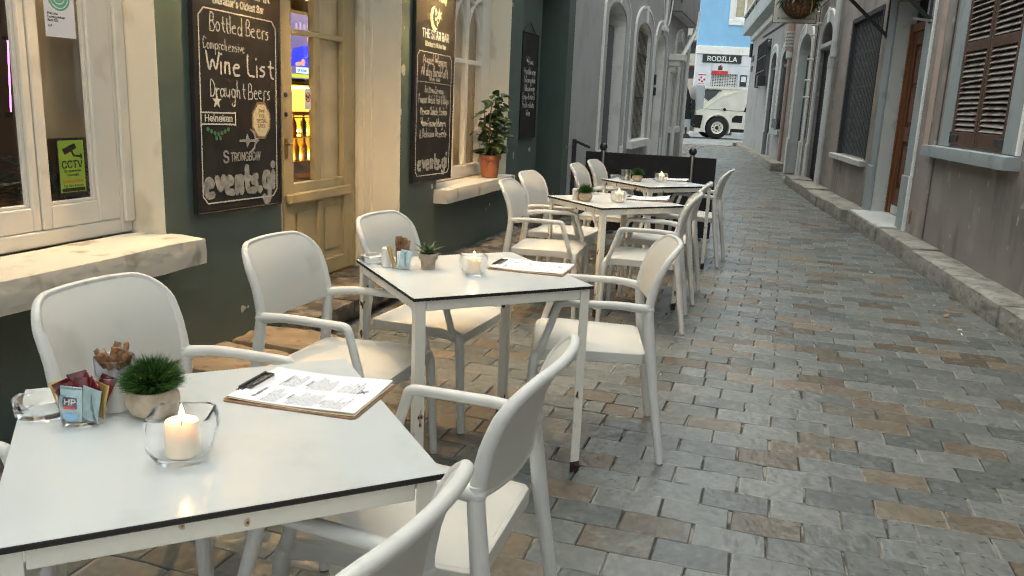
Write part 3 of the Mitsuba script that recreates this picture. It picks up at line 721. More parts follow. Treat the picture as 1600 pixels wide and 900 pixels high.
part(dg, 'dog', F0(prism(unary_union([LineString(p).buffer(.004) for p in ([(-.012, .012), (.010, .012)], [(-.012, .012), (-.014, -.006)], [(.010, .012), (.012, -.006)], [(.010, .012), (.016, .024)], [(-.012, .012), (-.018, .02)])]), .0005)), 'm_black')

# ---- chalk boards
def chalkboard(u0, u1, z0, z1, rot, n, label, name='menu_board'):
    t = thing(name, label, 'menu board')
    w, h = u1 - u0, z1 - z0; a = math.radians(-rot)
    e1 = LW.M[0] * math.cos(a) + LW.M[2] * math.sin(a); e2 = LW.M[2] * math.cos(a) - LW.M[0] * math.sin(a)
    F1 = Frame(LW.pt([(u0 + u1) / 2, n, z0]), e1, e2, LW.M[1])
    part(t, 'panel', F1(cat(box(-w / 2, w / 2, 0, h, -.02, 0, .003))), 'm_board')
    e = .009
    part(t, 'edging', F1(cat(box(-w / 2 - e, -w / 2, -e, h + e, -.022, .006, .003), box(w / 2, w / 2 + e, -e, h + e, -.022, .006, .003), box(-w / 2, w / 2, -e, 0, -.022, .005, .003), box(-w / 2, w / 2, h, h + e, -.022, .005, .003))), 'm_black')
    return t, F1
def borderline(w0, w1, z0, z1, c=.035, pen=.006):
    p = [(w0 + c, z0), (w1 - c, z0), (w1 - c, z0 + c), (w1, z0 + c), (w1, z1 - c), (w1 - c, z1 - c), (w1 - c, z1), (w0 + c, z1), (w0 + c, z1 - c), (w0, z1 - c), (w0, z0 + c), (w0 + c, z0 + c)]
    p = [(w0 + c, z0), (w1 - c, z0), (w1, z0 + c), (w1, z1 - c), (w1 - c, z1), (w0 + c, z1), (w0, z1 - c), (w0, z0 + c)]
    return prism(LineString(p + [p[0]]).buffer(pen / 2, join_style=2), .0012)
def header(t, F1, zb):
    """moon and star, the bar's name"""
    moon = Point(0, 0).buffer(.085).difference(Point(.04, .012).buffer(.078))
    st = Polygon([((.052 if i % 2 == 0 else .022) * math.sin(i * math.pi / 6) + .085, (.052 if i % 2 == 0 else .022) * math.cos(i * math.pi / 6) + .03) for i in range(12)])
    face = unary_union([Point(.03 + .022 * math.cos(a * 2.1), .01 + .05 * math.sin(a * 1.7)).buffer(.013) for a in range(7)])
    part(t, 'emblem', F1(move(prism(unary_union([moon, st, face]), .0012), -.03, zb + .235, .001)), 'm_gold')
    part(t, 'name', F1(cat(move(text('THE STAR BAR', .062, True, .0012, .50), 0, zb + .085, .001), move(text("Gibraltar's Oldest Bar", .034, True, .0012, .40), 0, zb + .028, .001))), 'm_chalk')
    part(t, 'arc_lettering', F1(cat(*[move(text(c, .05, True, .0012), x, zb + .36 + dz, .001) for c, x, dz in (('L', -.16, -.012), ('A', -.11, 0), ('N', -.055, .006), ('A', .06, .006), ('M', .115, 0), ('Y', .17, -.012))])), 'm_gold')
CH = lambda s, h, w, x, z, pen=.14, seed=1: move(chalk(s, h, w, pen, seed=seed), x, z, .001)
b1, B = chalkboard(-.235, .425, .815, 2.33, 1.2, .024, 'black chalk board listing bottled beers and wine, left of the bar door')
part(b1, 'border', B(move(borderline(-.298, .298, .04, .925), 0, 0, .001)), 'm_chalk')
header(b1, B, .925)
part(b1, 'chalk_heading', B(CH('Bottled Beers', .078, .46, .01, .832, .068, 1)), 'm_chalk')
part(b1, 'chalk_heading', B(CH('Comprehensive', .05, .31, -.115, .75, .068, 2)), 'm_chalk')
part(b1, 'chalk_heading', B(CH('Wine', .10, .265, -.125, .645, .105, 3)), 'm_chalk'); part(b1, 'chalk_heading', B(CH('List', .10, .215, .165, .645, .105, 33)), 'm_chalk')
part(b1, 'chalk_heading', B(CH('Draught Beers', .078, .47, .01, .535, .068, 4)), 'm_chalk')
star5 = Polygon([((.036 if i % 2 == 0 else .014) * math.sin(i * math.pi / 5), (.036 if i % 2 == 0 else .014) * math.cos(i * math.pi / 5)) for i in range(10)])
ban = Polygon([(-.13, -.035), (-.13, .035), (-.115, .03), (.115, .03), (.13, .035), (.13, -.035), (.115, -.03), (-.115, -.03)])
part(b1, 'banner_logo', B(move(cat(prism(ban.difference(ban.buffer(-.007)), .0012), move(text('Heineken', .032, True, .0012, .205), 0, -.014, 0), move(prism(star5, .0012), -.01, .08, 0)), -.172, .435, .001)), 'm_chalk')
part(b1, 'banner_leaves', B(move(cat(*[prism(Point(x, z).buffer(.010), .0012) for x, z in ((-.08, 0), (-.055, -.01), (-.03, -.018), (-.005, -.022), (.02, -.018), (.045, -.01), (.07, 0), (-.02, -.04), (.01, -.042))]), -.172, .385, .001)), 'm_chalkgreen')
octo = lambda q, sx=.078, sy=.092: Polygon([(sx * q * math.cos(a) / .92, sy * q * math.sin(a) / .92) for a in np.arange(8) * math.pi / 4 + math.pi / 8])
st_ = thing('ale_sticker', 'eight sided gold ale sticker on the chalk board by the door', 'sticker')
part(st_, 'rim', B(move(prism(octo(1), .0012), .165, .43, .001)), 'm_brownfoil'); part(st_, 'face', B(move(prism(octo(.86), .0012), .165, .43, .0024)), 'm_sticker')
part(st_, 'lettering', B(cat(*[move(text(s, .017, True, .0008, w), .165, z, .0038) for s, w, z in (('Pint', .05, .47), ('THE', .05, .445), ('SPECIAL', .085, .42), ('LAGER', .06, .395))])), 'm_brownfoil')
bow = unary_union([LineString([(math.cos(a) * .05, math.sin(a) * .055) for a in np.linspace(-1.35, 1.35, 12)]).buffer(.006), LineString([(-.075, 0), (.055, 0)]).buffer(.0065), Polygon([(-.035, 0), (-.02, .035), (-.01, .02), (.012, 0), (-.01, -.02), (-.02, -.035)]), Polygon([(.05, .018), (.085, 0), (.05, -.018)])])
part(b1, 'archer_logo', B(cat(move(prism(bow, .0012), .065, .33, .001), move(text('S', .058, True, .0012), -.125, .226, .001), move(text('TRONGBOW', .043, True, .0012, .245), .032, .231, .001))), 'm_chalkgrey')
part(b1, 'web_address', B(CH('events.gi', .135, .55, .0, .085, .27, 5)), 'm_chalkgrey')
b2, B = chalkboard(2.115, 2.835, .775, 2.30, 1.0, .024, 'black chalk board with a lit moon emblem and breakfast menu, left of the plant window')
part(b2, 'border', B(move(borderline(-.322, .322, .04, .94), 0, 0, .001)), 'm_chalk')
part(b2, 'divider', B(box(-.315, .315, .722, .727, .001, .002)), 'm_chalkgrey')
header(b2, B, .955)
for s, h, w, z, sd in (('Award Winning', .075, .45, .855, 6), ('All day Breakfast', .075, .50, .775, 7), ('from 6am', .042, .21, .74, 8), ('Set Menu Servings', .05, .36, .65, 9), ('Famous British Fish & Chips', .062, .565, .575, 10), ('Mexican Salads, Pastas', .06, .5, .49, 11), ('Warm Gourmet Burgers', .06, .48, .405, 12), ('& Delicious Desserts', .06, .52, .325, 13)):
    part(b2, 'chalk_line', B(CH(s, h, w, 0, z, .072, sd)), 'm_chalk')
part(b2, 'web_address', B(CH('events.gi', .115, .56, 0, .09, .26, 14)), 'm_chalkgrey')
b3, B = chalkboard(5.29, 5.87, 1.0, 2.12, -0.3, -.17, 'narrow chalk board with a handwritten list hanging in the dark green doorway')
part(b3, 'hanger', B(tube(bend([[-.22, 1.12, -.01], [0, 1.24, -.01], [.22, 1.12, -.01]], .03), .006, 6)), 'm_iron')
for s, w, z, sd in (('We have', .26, .80, 20), ('* Vegetable wraps', .46, .69, 21), ('* Fish on my plate', .46, .60, 22), ('* Halloumi wrap', .42, .51, 23), ('Crisps & nuts &', .46, .42, 24), ('Fresh salads', .44, .33, 25), ('Wine', .16, .24, 26)):
    part(b3, 'chalk_line', B(CH(s, .07, w, 0, z, .09, sd)), 'm_chalk')
part(b3, 'smudge', B(prism(sbox(-.25, .03, .25, .20), .0008)), 'm_board')

# ---- picture lamps over the boards
def picture_lamp(u, z, label, power=1.0):
    t = thing('picture_lamp', label, 'lamp')
    part(t, 'arm', LW(tube(bend([[u, 0, z - .02], [u, .12, z + .05], [u, .26, z + .04], [u, .27, z - .005]], .05), .009, 8)), 'm_brass', smooth=True)
    part(t, 'wall_plate', LW(move_z(lathe([(0, 0), (.04, 0), (.04, .01), (0, .014)], 20), u, 0, z - .02)), 'm_brass', smooth=40)
    tilt = Frame(LW.pt([u, .27, z - .01]), LW.M[0], LW.M[1] * .97 - LW.M[2] * .22, LW.M[2] * .97 + LW.M[1] * .22)
    part(t, 'shade', tilt(slabshell([(.018, 0), (.035, -.008), (.062, -.045), (.080, -.085)], .003)), 'm_brass', smooth=40)
    k = part(t, 'bulb', tilt(lathe([(0, -.066), (.016, -.062), (.026, -.050), (.028, -.040), (.020, -.022), (.012, -.012), (0, -.010)], 16)), 'm_white', smooth=True)
    scene[k]['emitter'] = glow(np.array(LAMP) * power)
def move_z(m, u, n, z):
    v = np.asarray(m.vertices)
    return tm(np.stack([v[:, 0] + u, v[:, 2] + n, v[:, 1] + z], 1), m.faces[:, ::-1])
def slabshell(prof, t):
    p = np.array(prof); q = p[::-1].copy(); q[:, 0] -= t
    return lathe(np.vstack([p, q]), 24, closed=True)
picture_lamp(-1.25, 2.62, 'brass swan neck lamp over the nearest window', .15)
picture_lamp(.10, 2.44, 'brass swan neck lamp over the bottled beers board', 1.0)
picture_lamp(2.47, 2.40, 'brass swan neck lamp over the breakfast menu board', 1.45)

# ---- plant on the second sill
def leaf(L, w, curl=.25, fold=.15, n=5):
    t = np.linspace(0, 1, n)
    wd = w * np.sin(np.pi * t ** 0.75) ** 0.9
    wd[0] = w * .06; wd[-1] = 0.001
    mid = np.stack([t * L, t * 0, -curl * L * t ** 2], 1)
    P = np.stack([mid + np.stack([0 * t, -wd, fold * wd], 1), mid, mid + np.stack([0 * t, wd, fold * wd], 1)], 1)
    return grid(P)
def orient(m, p, az, el, roll=0):
    R = trimesh.transformations.euler_matrix(roll, -el, az, 'sxyz')
    m = tm(m.vertices, m.faces); m.apply_transform(R); m.apply_translation(p); return m
pp = thing('potted_plant', 'leafy green climber in a terracotta pot on the sill of the pointed window', 'plant')
pu, pn, pz = 3.86, .005, .692
P0 = lambda m: LW(move(m, pu, pn, pz))
part(pp, 'pot', P0(lathe([(0, 0), (.072, 0), (.078, .02), (.092, .165), (.103, .168), (.105, .205), (.094, .206), (.088, .17), (.086, .16), (0, .16)], 28)), 'm_terracotta', smooth=35)
part(pp, 'soil', P0(lathe([(0, .182), (.089, .180)], 20)), 'm_soil')
r = np.random.default_rng(21)
st, lp = [], []
for k in range(9):
    a = k * .9; top = np.array([0.17 * math.cos(a) * r.uniform(.3, 1), .12 * math.sin(a) * r.uniform(.3, 1), r.uniform(.5, .80)])
    s = chaikin([[.03 * math.cos(a), .03 * math.sin(a), .18], [.06 * math.cos(a + .8), .06 * math.sin(a + .8), .36], top], 2)
    st.append(tube(s, .004, 5))
    for q in range(18):
        b = s[int(r.uniform(.2, 1) * (len(s) - 1))]
        lp.append((b + r.normal(0, .042, 3), r.uniform(0, 6.28), r.uniform(-.5, .5)))
st.append(tube(chaikin([[-.02, 0, .2], [-.13, .03, .42], [-.11, .03, .6], [-.02, .02, .70]], 2), .006, 6))
st.append(tube(chaikin([[.02, 0, .4], [.16, .03, .5], [.23, .05, .48], [.27, .05, .42]], 2), .004, 5))
part(pp, 'stems', P0(cat(*st)), 'm_stem', smooth=True)
for b, a, e in lp + [(np.array([.24, .05, .47]), .2, .2), (np.array([.27, .05, .42]), -.3, -.4), (np.array([.20, .04, .5]), 1.0, .3), (np.array([.16, .04, .27]), .3, .1), (np.array([.22, .04, .3]), .1, -.2)]:
    part(pp, 'leaf', P0(orient(leaf(r.uniform(.08, .13), r.uniform(.028, .044), .3), b, a, e, r.normal(0, .5))), 'm_green_leaf', smooth=True)
for b, a in (((.07, .06, .33), -.6), ((.09, .05, .29), -1.2)):
    part(pp, 'leaf', P0(orient(leaf(.11, .04, .2), np.array(b), a, -.3, .2)), 'm_limeleaf', smooth=True, label='bright lime green leaf')

# ================================================================== LEFT: THE GREY HOUSE BEYOND
gh = thing('grey_house', 'grey rough rendered house with arched white door and window reveals beyond the bar', 'house')
GA = arch(8.75, 10.2, -.1, 2.62, 2.90); GB = arch(11.3, 12.85, .80, 2.58, 2.86); GC = arch(13.62, 14.88, -.1, 2.58, 2.84); GD = arch(16.7, 17.9, .95, 2.7, 2.95)
part(gh, 'wall', wallsolid(LW, [(6.853, -0.05), (18.8, -0.05), (18.8, 5.4), (6.853, 5.4)], [GA, GB, GC, GD], 0.40), 'm_roughcast')
part(gh, 'end_wall', LW(box(18.5, 18.795, -9, -.401, -.05, 5.4)), 'm_roughcast')
def arched_band(W, u0, u1, z0, zs, za, wd, n0, n1):
    o = arch(u0 - wd, u1 + wd, z0, zs, za + wd); i = arch(u0, u1, z0 - .01, zs, za)
    m = prism(o.difference(i), n1 - n0); m.apply_translation((0, 0, n0)); return flat(W)(m)
def archreveal(W, u0, u1, z0, zs, za, d, t=.006, base=None, n1=.002):
    o = arch(u0 + .001, u1 - .001, z0, zs, za - .001); i = arch(u0 + t, u1 - t, z0 - .01, zs, za - t)
    m = prism(o.difference(i), d + n1); m.apply_translation((0, 0, -d)); return flat(W)(m)
for nm, (u0, u1, z0, zs, za), d in (('door', (8.75, 10.2, 0, 2.62, 2.90), .15), ('window', (11.3, 12.85, .80, 2.58, 2.86), .12), ('door', (13.62, 14.88, 0, 2.58, 2.84), .14), ('window', (16.7, 17.9, .95, 2.7, 2.95), .12)):
    k = numbered(gh + '__' + nm)
    back = prism(arch(u0, u1, z0, zs, za), .03); back.apply_translation((0, 0, -d - .16))
    scene[k] = mikit.ply(LF(back), 'm_slate' if u0 < 9 else 'm_beige')
    part(k, 'reveal', archreveal(LW, u0, u1, z0, zs, za, .3), 'm_whitetrim')
    part(k, 'surround', arched_band(LW, u0, u1, z0, zs, za, .25, .001, .022), 'm_greytrim')
    part(k, 'edge_moulding', cat(arched_band(LW, u0 - .25, u1 + .25, z0, zs, za + .25, .035, .001, .034), LW(box((u0 + u1) / 2 - .05, (u0 + u1) / 2 + .05, .022, .05, za + .0, za + .30, .004))), 'm_whitetrim')
    if nm == 'door':
        part(k, 'plinth_block', LW(cat(box(u0 - .28, u0 - .02, .022, .045, 0, .74, .006), box(u1 + .02, u1 + .28, .022, .045, 0, .74, .006))), 'm_whitetrim')
        part(k, 'door_leaf', LW(cat(box(u0 + .05, (u0 + u1) / 2 - .004, -d - .13, -d - .02, z0 + .05, zs, .006), box((u0 + u1) / 2 + .004, u1 - .05, -d - .13, -d - .02, z0 + .05, zs, .006))), 'm_slate' if u0 < 9 else 'm_whitetrim')
    else:
        part(k, 'sill', LW(box(u0 - .3, u1 + .12, -.1, .10, z0 - .14, z0, .008)), 'm_whitetrim')
        for i in range(int((u1 - u0) / .062)):
            part(k, 'slat', LW(box(u0 + .03 + .062 * i, u0 + .075 + .062 * i, -d - .02, -d, z0 + .01, zs + .18, .004)), 'm_beige')
        if u0 < 12:
            part(k, 'cross_bar', LW(box(u0 + .01, u1 - .01, -.075, -.05, 2.31, 2.34, .004)), 'm_iron'); part(k, 'cross_bar', LW(box(u0 + .01, u1 - .01, -.075, -.05, 1.545, 1.575, .004)), 'm_iron')
            for i in range(11):
                part(k, 'bar', LW(tube([[u0 + .08 + .14 * i, -.062, .82], [u0 + .08 + .14 * i, -.062, 2.72]], .008, 6)), 'm_iron')
part(gh, 'keypad', LW(box(13.40, 13.50, .034, .07, 1.83, 2.03, .006)), 'm_iron'); part(gh, 'keypad', LW(box(13.40, 13.51, .034, .075, 1.62, 1.78, .006)), 'm_iron')
part(gh, 'corbel', LW(cat(box(15.5, 16.1, 0, .34, 2.42, 2.56, .01), box(15.56, 16.04, 0, .26, 2.30, 2.42, .01), box(15.62, 15.98, 0, .16, 2.18, 2.30, .01), box(15.55, 16.05, .001, .05, 0, 2.18, .01))), 'm_whitetrim')
part(gh, 'downpipe', LW(tube(bend([[18.6, .25, 3.75], [18.3, .22, 3.2], [16.6, .14, 2.52], [16.45, .12, 2.3], [16.45, .10, .05]], .12), .055, 10)), 'm_whitetrim', smooth=40)
part(gh, 'downpipe', LW(tube([[18.55, .08, 3.2], [18.55, .08, .05]], .05, 10)), 'm_whitetrim', smooth=40)
part(gh, 'cable', LW(cat(tube(chaikin([[13.9, .03, 3.7], [14.1, .03, 3.2], [14.6, .06, 3.0], [15.0, .05, 3.3], [15.3, .05, 3.9]], 3), .014, 6), tube(chaikin([[14.2, .05, 4.0], [14.25, .06, 3.3], [14.3, .05, 2.95]], 3), .03, 8))), 'm_whitetrim', smooth=True)
part(gh, 'cable_box', LW(box(14.0, 14.5, .001, .10, 2.92, 3.0, .008)), 'm_whitetrim')
bay = numbered(gh + '__bay'); scene[bay] = mikit.ply(LW(cat(box(15.2, 18.79, .002, .25, 3.42, 5.2, .012), box(15.15, 18.795, .003, .29, 5.2, 5.3, .01))), 'm_greywall')
part(bay, 'soffit_board', LW(box(15.25, 18.7, .02, .23, 3.39, 3.418, .004)), 'm_greytrim')
part(gh, 'lamp_bracket', LW(tube(bend([[14.4, 0, 3.55], [14.4, .3, 3.62], [14.4, .34, 3.5]], .05), .016, 8)), 'm_iron', smooth=40)
# small iron hook by the green corner
part(gh, 'stair_rail', LW(cat(box(7.05, 7.09, .002, .05, 0, .95, .004), tube([[7.0, .05, .93], [7.35, .16, .84]], .018, 8))), 'm_iron')

# ================================================================== BARRIER
FB = Frame([2.12, 8.82, 0], [-.954, .30, 0], [-.30, -.954, 0], [0, 0, 1.0])
ba = thing('cafe_barrier', 'black cafe barrier screen with two ball topped steel posts closing the terrace', 'barrier')
part(ba, 'panel', FB(cat(box(0, 1.42, -.012, .012, .02, .885, .004))), 'm_black')
for x in (.25, 1.22):
    p = part(ba, 'post', FB(move(lathe([(0, .01), (.02, .01), (.02, .885), (.028, .89), (.028, .905), (0, .906)], 16), x, .036, 0)), 'm_steel', smooth=35)
    part(p, 'ball', FB(move(lathe([(0, .903), (.014, .906)] + [(.042 * math.sin(a), .945 - .042 * math.cos(a)) for a in np.linspace(.35, math.pi - .01, 12)], 18), x, .036, 0)), 'm_cabglass', smooth=40)
    part(p, 'base', FB(move(lathe([(0, .001), (.17, .001), (.17, .010), (.05, .022), (.02, .03)], 24), x, .036, 0)), 'm_iron', smooth=35)

# ================================================================== TABLES
TS = .698
rusty = np.random.default_rng(5)
def table(x, y, deg, label):
    t = thing('cafe_table', label, 'table', 'square cafe tables')
    F1 = Frame([x, y, 0], [math.cos(math.radians(deg)), math.sin(math.radians(deg)), 0], [-math.sin(math.radians(deg)), math.cos(math.radians(deg)), 0], [0, 0, 1.0])
    h = TS / 2
    tp = part(t, 'tabletop', F1(box(-h, h, -h, h, .7388, .740, .0005)), 'm_top')
    part(tp, 'edge', F1(box(-h, h, -h, h, .728, .7386, .001)), 'm_core')
    q = h - .012
    for a, b in ((0, 1), (1, 0)):
        for s in (-1, 1):
            e = [(-q + .038, q - .038), (s * q - .0 if s > 0 else s * q, 0)]
            if a == 0: m = box(-q + .038, q - .038, min(s * q, s * (q - .02)), max(s * q, s * (q - .02)), .690, .7275, .002)
            else: m = box(min(s * q, s * (q - .02)), max(s * q, s * (q - .02)), -q + .038, q - .038, .690, .7275, .002)
            part(t, 'rail', F1(m), 'm_tableframe')
    for sx, sy in ((-1, 1), (-1, -1), (1, -1), (1, 1)):
        w, k = .036, .005
        L = Polygon([(0, 0), (w, 0), (w, k), (k, k), (k, w), (0, w)])
        zz = rusty.uniform(.035, .055)
        def ell(z0, z1, e=0.0):
            m = prism(L.buffer(e, join_style=2) if e else L, z1 - z0); v = m.vertices.copy(); v[:, 2] += z0
            v[:, 0] = sx * (q + .001) - sx * v[:, 0]; v[:, 1] = sy * (q + .001) - sy * v[:, 1]
            return F1(tm(v, m.faces if sx * sy > 0 else m.faces[:, ::-1]))
        lg = part(t, 'leg', ell(zz, .7275), 'm_tableframe')
        part(lg, 'foot', ell(.001, zz - .0005, .0008), 'm_rusttip')
    return t
TP = [(-0.5726, 1.5024, 26.16), (-0.1668, 3.094, 26.58), (0.7009, 5.7553, 28.63), (1.2427, 7.3111, 29.4)]
for p, s in zip(TP, ('white cafe table nearest the camera, with the large menu clipboard', 'white chipped cafe table second from the camera, holding the succulent', 'white cafe table third from the camera, with a small white cylinder and grass pot', 'white cafe table farthest from the camera, in front of the black barrier')):
    table(*p, s)

# ================================================================== CHAIRS
def mirror(m):
    v = np.array(m.vertices); v[:, 0] *= -1; return tm(v, np.asarray(m.faces)[:, ::-1])
HB = .222
def yb(z): return np.interp(z, [.60, .66, .72, .78, .82, .86], [-.219, -.226, -.239, -.262, -.283, -.31])
def ztop(x): 
    a = np.abs(x); k = np.maximum(a - (HB - .085), 0); return .768 + .004 * (1 - (a / HB) ** 2) * 2 + np.sqrt(np.maximum(.085 ** 2 - k ** 2, 0))
def back_pt(x, z): return np.stack([x, yb(z) - .036 * (1 - (x / HB) ** 2), z], -1)
xs = HB * np.sin(np.linspace(-1, 1, 25) * np.pi / 2)
def backgrid(off):
    P = []
    for x in xs:
        z0 = .612 - .012 * (1 - (x / HB) ** 2); z = z0 + (ztop(x) - z0) * np.linspace(0, 1, 11)
        P.append(back_pt(np.full(11, x), z) + np.array([0, off, 0]))
    return np.array(P)
C = {}
xr = HB * np.sin(np.linspace(-1, 1, 33) * np.pi / 2)
top = back_pt(xr, ztop(xr))
side = lambda s: back_pt(np.full(7, s * HB), np.linspace(.63, ztop(HB) - .012, 7))
rim = np.vstack([side(-1), top[1:-1], side(1)[::-1]])
rr = np.concatenate([np.linspace(.0180, .0155, 7), np.full(len(top) - 2, .0122), np.linspace(.0155, .0180, 7)])
rr[7:13] = np.linspace(.0152, .0122, 6); rr[-13:-7] = np.linspace(.0122, .0152, 6)
C['back_frame'] = tube(rim, rr, 10, flat=.9)
C['backrest'] = cat(slab(backgrid(.0105), backgrid(-.003)), tube(np.array([back_pt(np.array(x), np.array(.612 - .012 * (1 - (x / HB) ** 2))) for x in xs]), .007, 6))
leg = bend([[.222, -.2215, .64], [.226, -.222, .60], [.238, -.245, .40], [.259, -.306, .004]], .12, 7)
C['rear_leg'] = tube(leg, np.interp(leg[:, 2], [0, .3, .45, .64], [.0160, .0200, .0215, .0190]), 10)
arm = bend([[.224, -.222, .622], [.240, -.12, .637], [.246, .10, .637], [.249, .128, .634], [.262, .185, .462], [.252, .192, .435]], .034, 7)
dd = np.r_[0, np.cumsum(np.linalg.norm(np.diff(arm, axis=0), axis=1))]
C['arm'] = cat(tube(arm, np.interp(dd, [0, .03, .1, .3, 1], [.020, .0185, .0158, .0150, .0140]), 10), move(trimesh.creation.icosphere(2, .0205), .2235, -.2225, .621))
fl = bend([[.214, .160, .425], [.232, .206, .430], [.239, .217, .39], [.246, .236, .004]], .035, 7)
C['front_leg'] = tube(fl, np.interp(fl[:, 2], [0, .39, .44], [.0148, .0195, .0195]), 10)
def seat_ring(inset, z, n=72):
    """rounded plan of the seat, inset from its edge"""
    w1_, w0_, y0, y1, rc = .246 - inset, .218 - inset, -.225 + inset, .226 - inset, max(.026 - .5 * inset, .008)
    P = Polygon([(-w0_, y0), (w0_, y0), (w1_, y1), (-w1_, y1)]).buffer(-rc).buffer(rc, quad_segs=8)
    L = P.exterior; L = LineString(list(L.coords)[::-1]) if not L.is_ccw else LineString(L.coords)
    s = np.linspace(0, 1, n, endpoint=False); start = L.project(Point(0, y0)) / L.length
    q = np.array([L.interpolate((a + start) % 1, normalized=True).coords[0] for a in s])
    return np.column_stack([q, z + .028 * q[:, 1] + 0 * q[:, 0] - .018 * np.clip((q[:, 1] - .12) / .1, 0, 1) ** 2])
SR = [seat_ring(i, z) for i, z in ((.10, .422), (.03, .420), (.016, .402), (.003, .402), (0, .405), (0, .440), (.0015, .4435), (.005, .4455), (.0115, .4455), (.0135, .4440), (.0155, .4453), (.05, .4440), (.09, .4425), (.15, .4415))]
C['seat'] = rings(SR, cap=(True, True))
for k in ('rear_leg', 'front_leg', 'arm'): C[k + '2'] = mirror(C[k])
CP = {k: mikit.ply(m, 'm_panel' if k in ('seat', 'backrest') else 'm_chair', smooth=28 if k == 'seat' else 38) for k, m in C.items()}
def chair(x, y, deg, label):
    t = thing('armchair', label, 'chair', 'white plastic armchairs')
    jt = np.random.default_rng(int(abs(x * 1000) + abs(y * 100))).normal(0, .4)
    M = T().translate([x, y, 0]).rotate([0, 0, 1], deg - 90 + jt * .2)
    for k, n in (('seat', 'seat'), ('backrest', 'backrest'), ('back_frame', 'back_frame'), ('rear_leg', 'rear_leg'), ('rear_leg2', 'rear_leg'), ('front_leg', 'front_leg'), ('front_leg2', 'front_leg'), ('arm', 'arm'), ('arm2', 'arm')):
        scene[numbered(t + '__' + n)] = {**CP[k], 'to_world': M}
for x, y, dg, s in [(-.83, 2.04, -19, 'white armchair behind the nearest table, its back against the green wall'),
                    (-1.242, 1.387, -18, 'white armchair left of the nearest table, only an arm and legs in the picture'),
                    (-.586, 2.882, -17.5, 'white armchair between the two nearest tables, its back towards the bar door'),
                    (-.324, 3.575, -21, 'white armchair behind the second table, below the plant window'),
                    (.243, 5.53, -14, 'white armchair left of the third table, the nearer one by the wall'),
                    (.38, 6.255, -21, 'white armchair left of the third table, the farther one by the wall'),
                    (.83, 7.317, -17.5, 'white armchair left of the farthest table, the nearer of its two'),
                    (1.038, 7.933, -20, 'white armchair left of the farthest table, closest to the barrier post'),
                    (.327, 3.315, 176.5, 'white armchair right of the second table, facing the bar'),
                    (-.205, 1.775, 164, 'white armchair right of the nearest table, its back turned to the street'),
                    (-.415, 1.095, 159, 'white armchair nearest the camera, only its back and an arm in the picture'),
                    (.845, 5.299, 166.6, 'white armchair right of the third table, the nearer of the two'),
                    (1.095, 6.11, 163, 'white armchair right of the third table, the farther of the two'),
                    (1.641, 7.61, 160, 'white armchair right of the farthest table, out in the street')]:
    chair(x, y, dg, s)

# ================================================================== THINGS ON THE TABLES
TZ = .7402
which = ['nearest', 'second', 'third', 'farthest']
def glass_round(prof_o, prof_i, n=36):
    """solid of glass between an outer and an inner profile, both from the axis up to the rim"""
    return lathe(list(prof_o) + list(prof_i)[::-1], n)
def sq_ring(h, z, n=64, k=4.5):
    a = np.linspace(0, 2 * np.pi, n, endpoint=False)
    r = (np.abs(np.cos(a)) ** k + np.abs(np.sin(a)) ** k) ** (-1 / k)
    return np.column_stack([h * r * np.cos(a), h * r * np.sin(a), np.full(n, z)])
def candle(x, y, t, rz=0.0, sc=1.0, lbl=''):
    g = thing('candle_holder', f'square clear glass candle holder on the {which[t]} table', 'candle holder', None)
    # outer wall, rim, inner wall, thick foot
    oz = [(.031, .0012), (.037, .003), (.0445, .012), (.0535, .032), (.0580, .054), (.0565, .074), (.0530, .0885)]
    iz = [(.0480, .0885), (.0514, .074), (.0528, .054), (.0480, .032), (.0395, .016), (.033, .012)]
    R = [sq_ring(h * sc, z * sc, k=3.2 + 2.2 * (z / .0885)) for h, z in oz] + [sq_ring(.0507 * sc, .0905 * sc, k=5.4)] + [sq_ring(h * sc, z * sc, k=3.2 + 2.2 * (z / .0885)) for h, z in iz]
    part(g, 'glass', move(rings(R, cap=(True, True)), x, y, TZ, rz), 'm_glass', smooth=50)
    c = thing('candle', f'lit ivory candle in the glass holder on the {which[t]} table', 'candle')
    b = .0126 * sc
    w = lathe([(.0, .046), (.018, .046), (.024, .050), (.0262, .061), (.0272, .0625), (.0285, .0605), (.0290, .045), (.0290, .003), (.0275, .0), (0, 0)], 32)
    w.vertices *= sc
    part(c, 'wax', move(tm(w.vertices, w.faces[:, ::-1]), x, y, TZ + b), 'm_wax', smooth=40)
    part(c, 'wick', move(tube([[0, 0, .046 * sc], [.001, 0, .065 * sc]], .0011, 6), x, y, TZ + b), 'm_ink')
    fl = lathe([(0, .0), (.0032, .002), (.0050, .009), (.0044, .016), (.0020, .025), (0, .032)], 12); fl.vertices *= sc
    k = part(c, 'flame', move(fl, x + .001, y, TZ + b + .062 * sc), 'm_white', smooth=True)
    scene[k]['emitter'] = glow(FLAME)
candle(-.574, 1.352, 0, .12)
candle(-.149, 3.038, 1, .3, .88)
candle(.704, 5.612, 2, .1, .92)
candle(1.286, 7.33, 3, .2, .92)

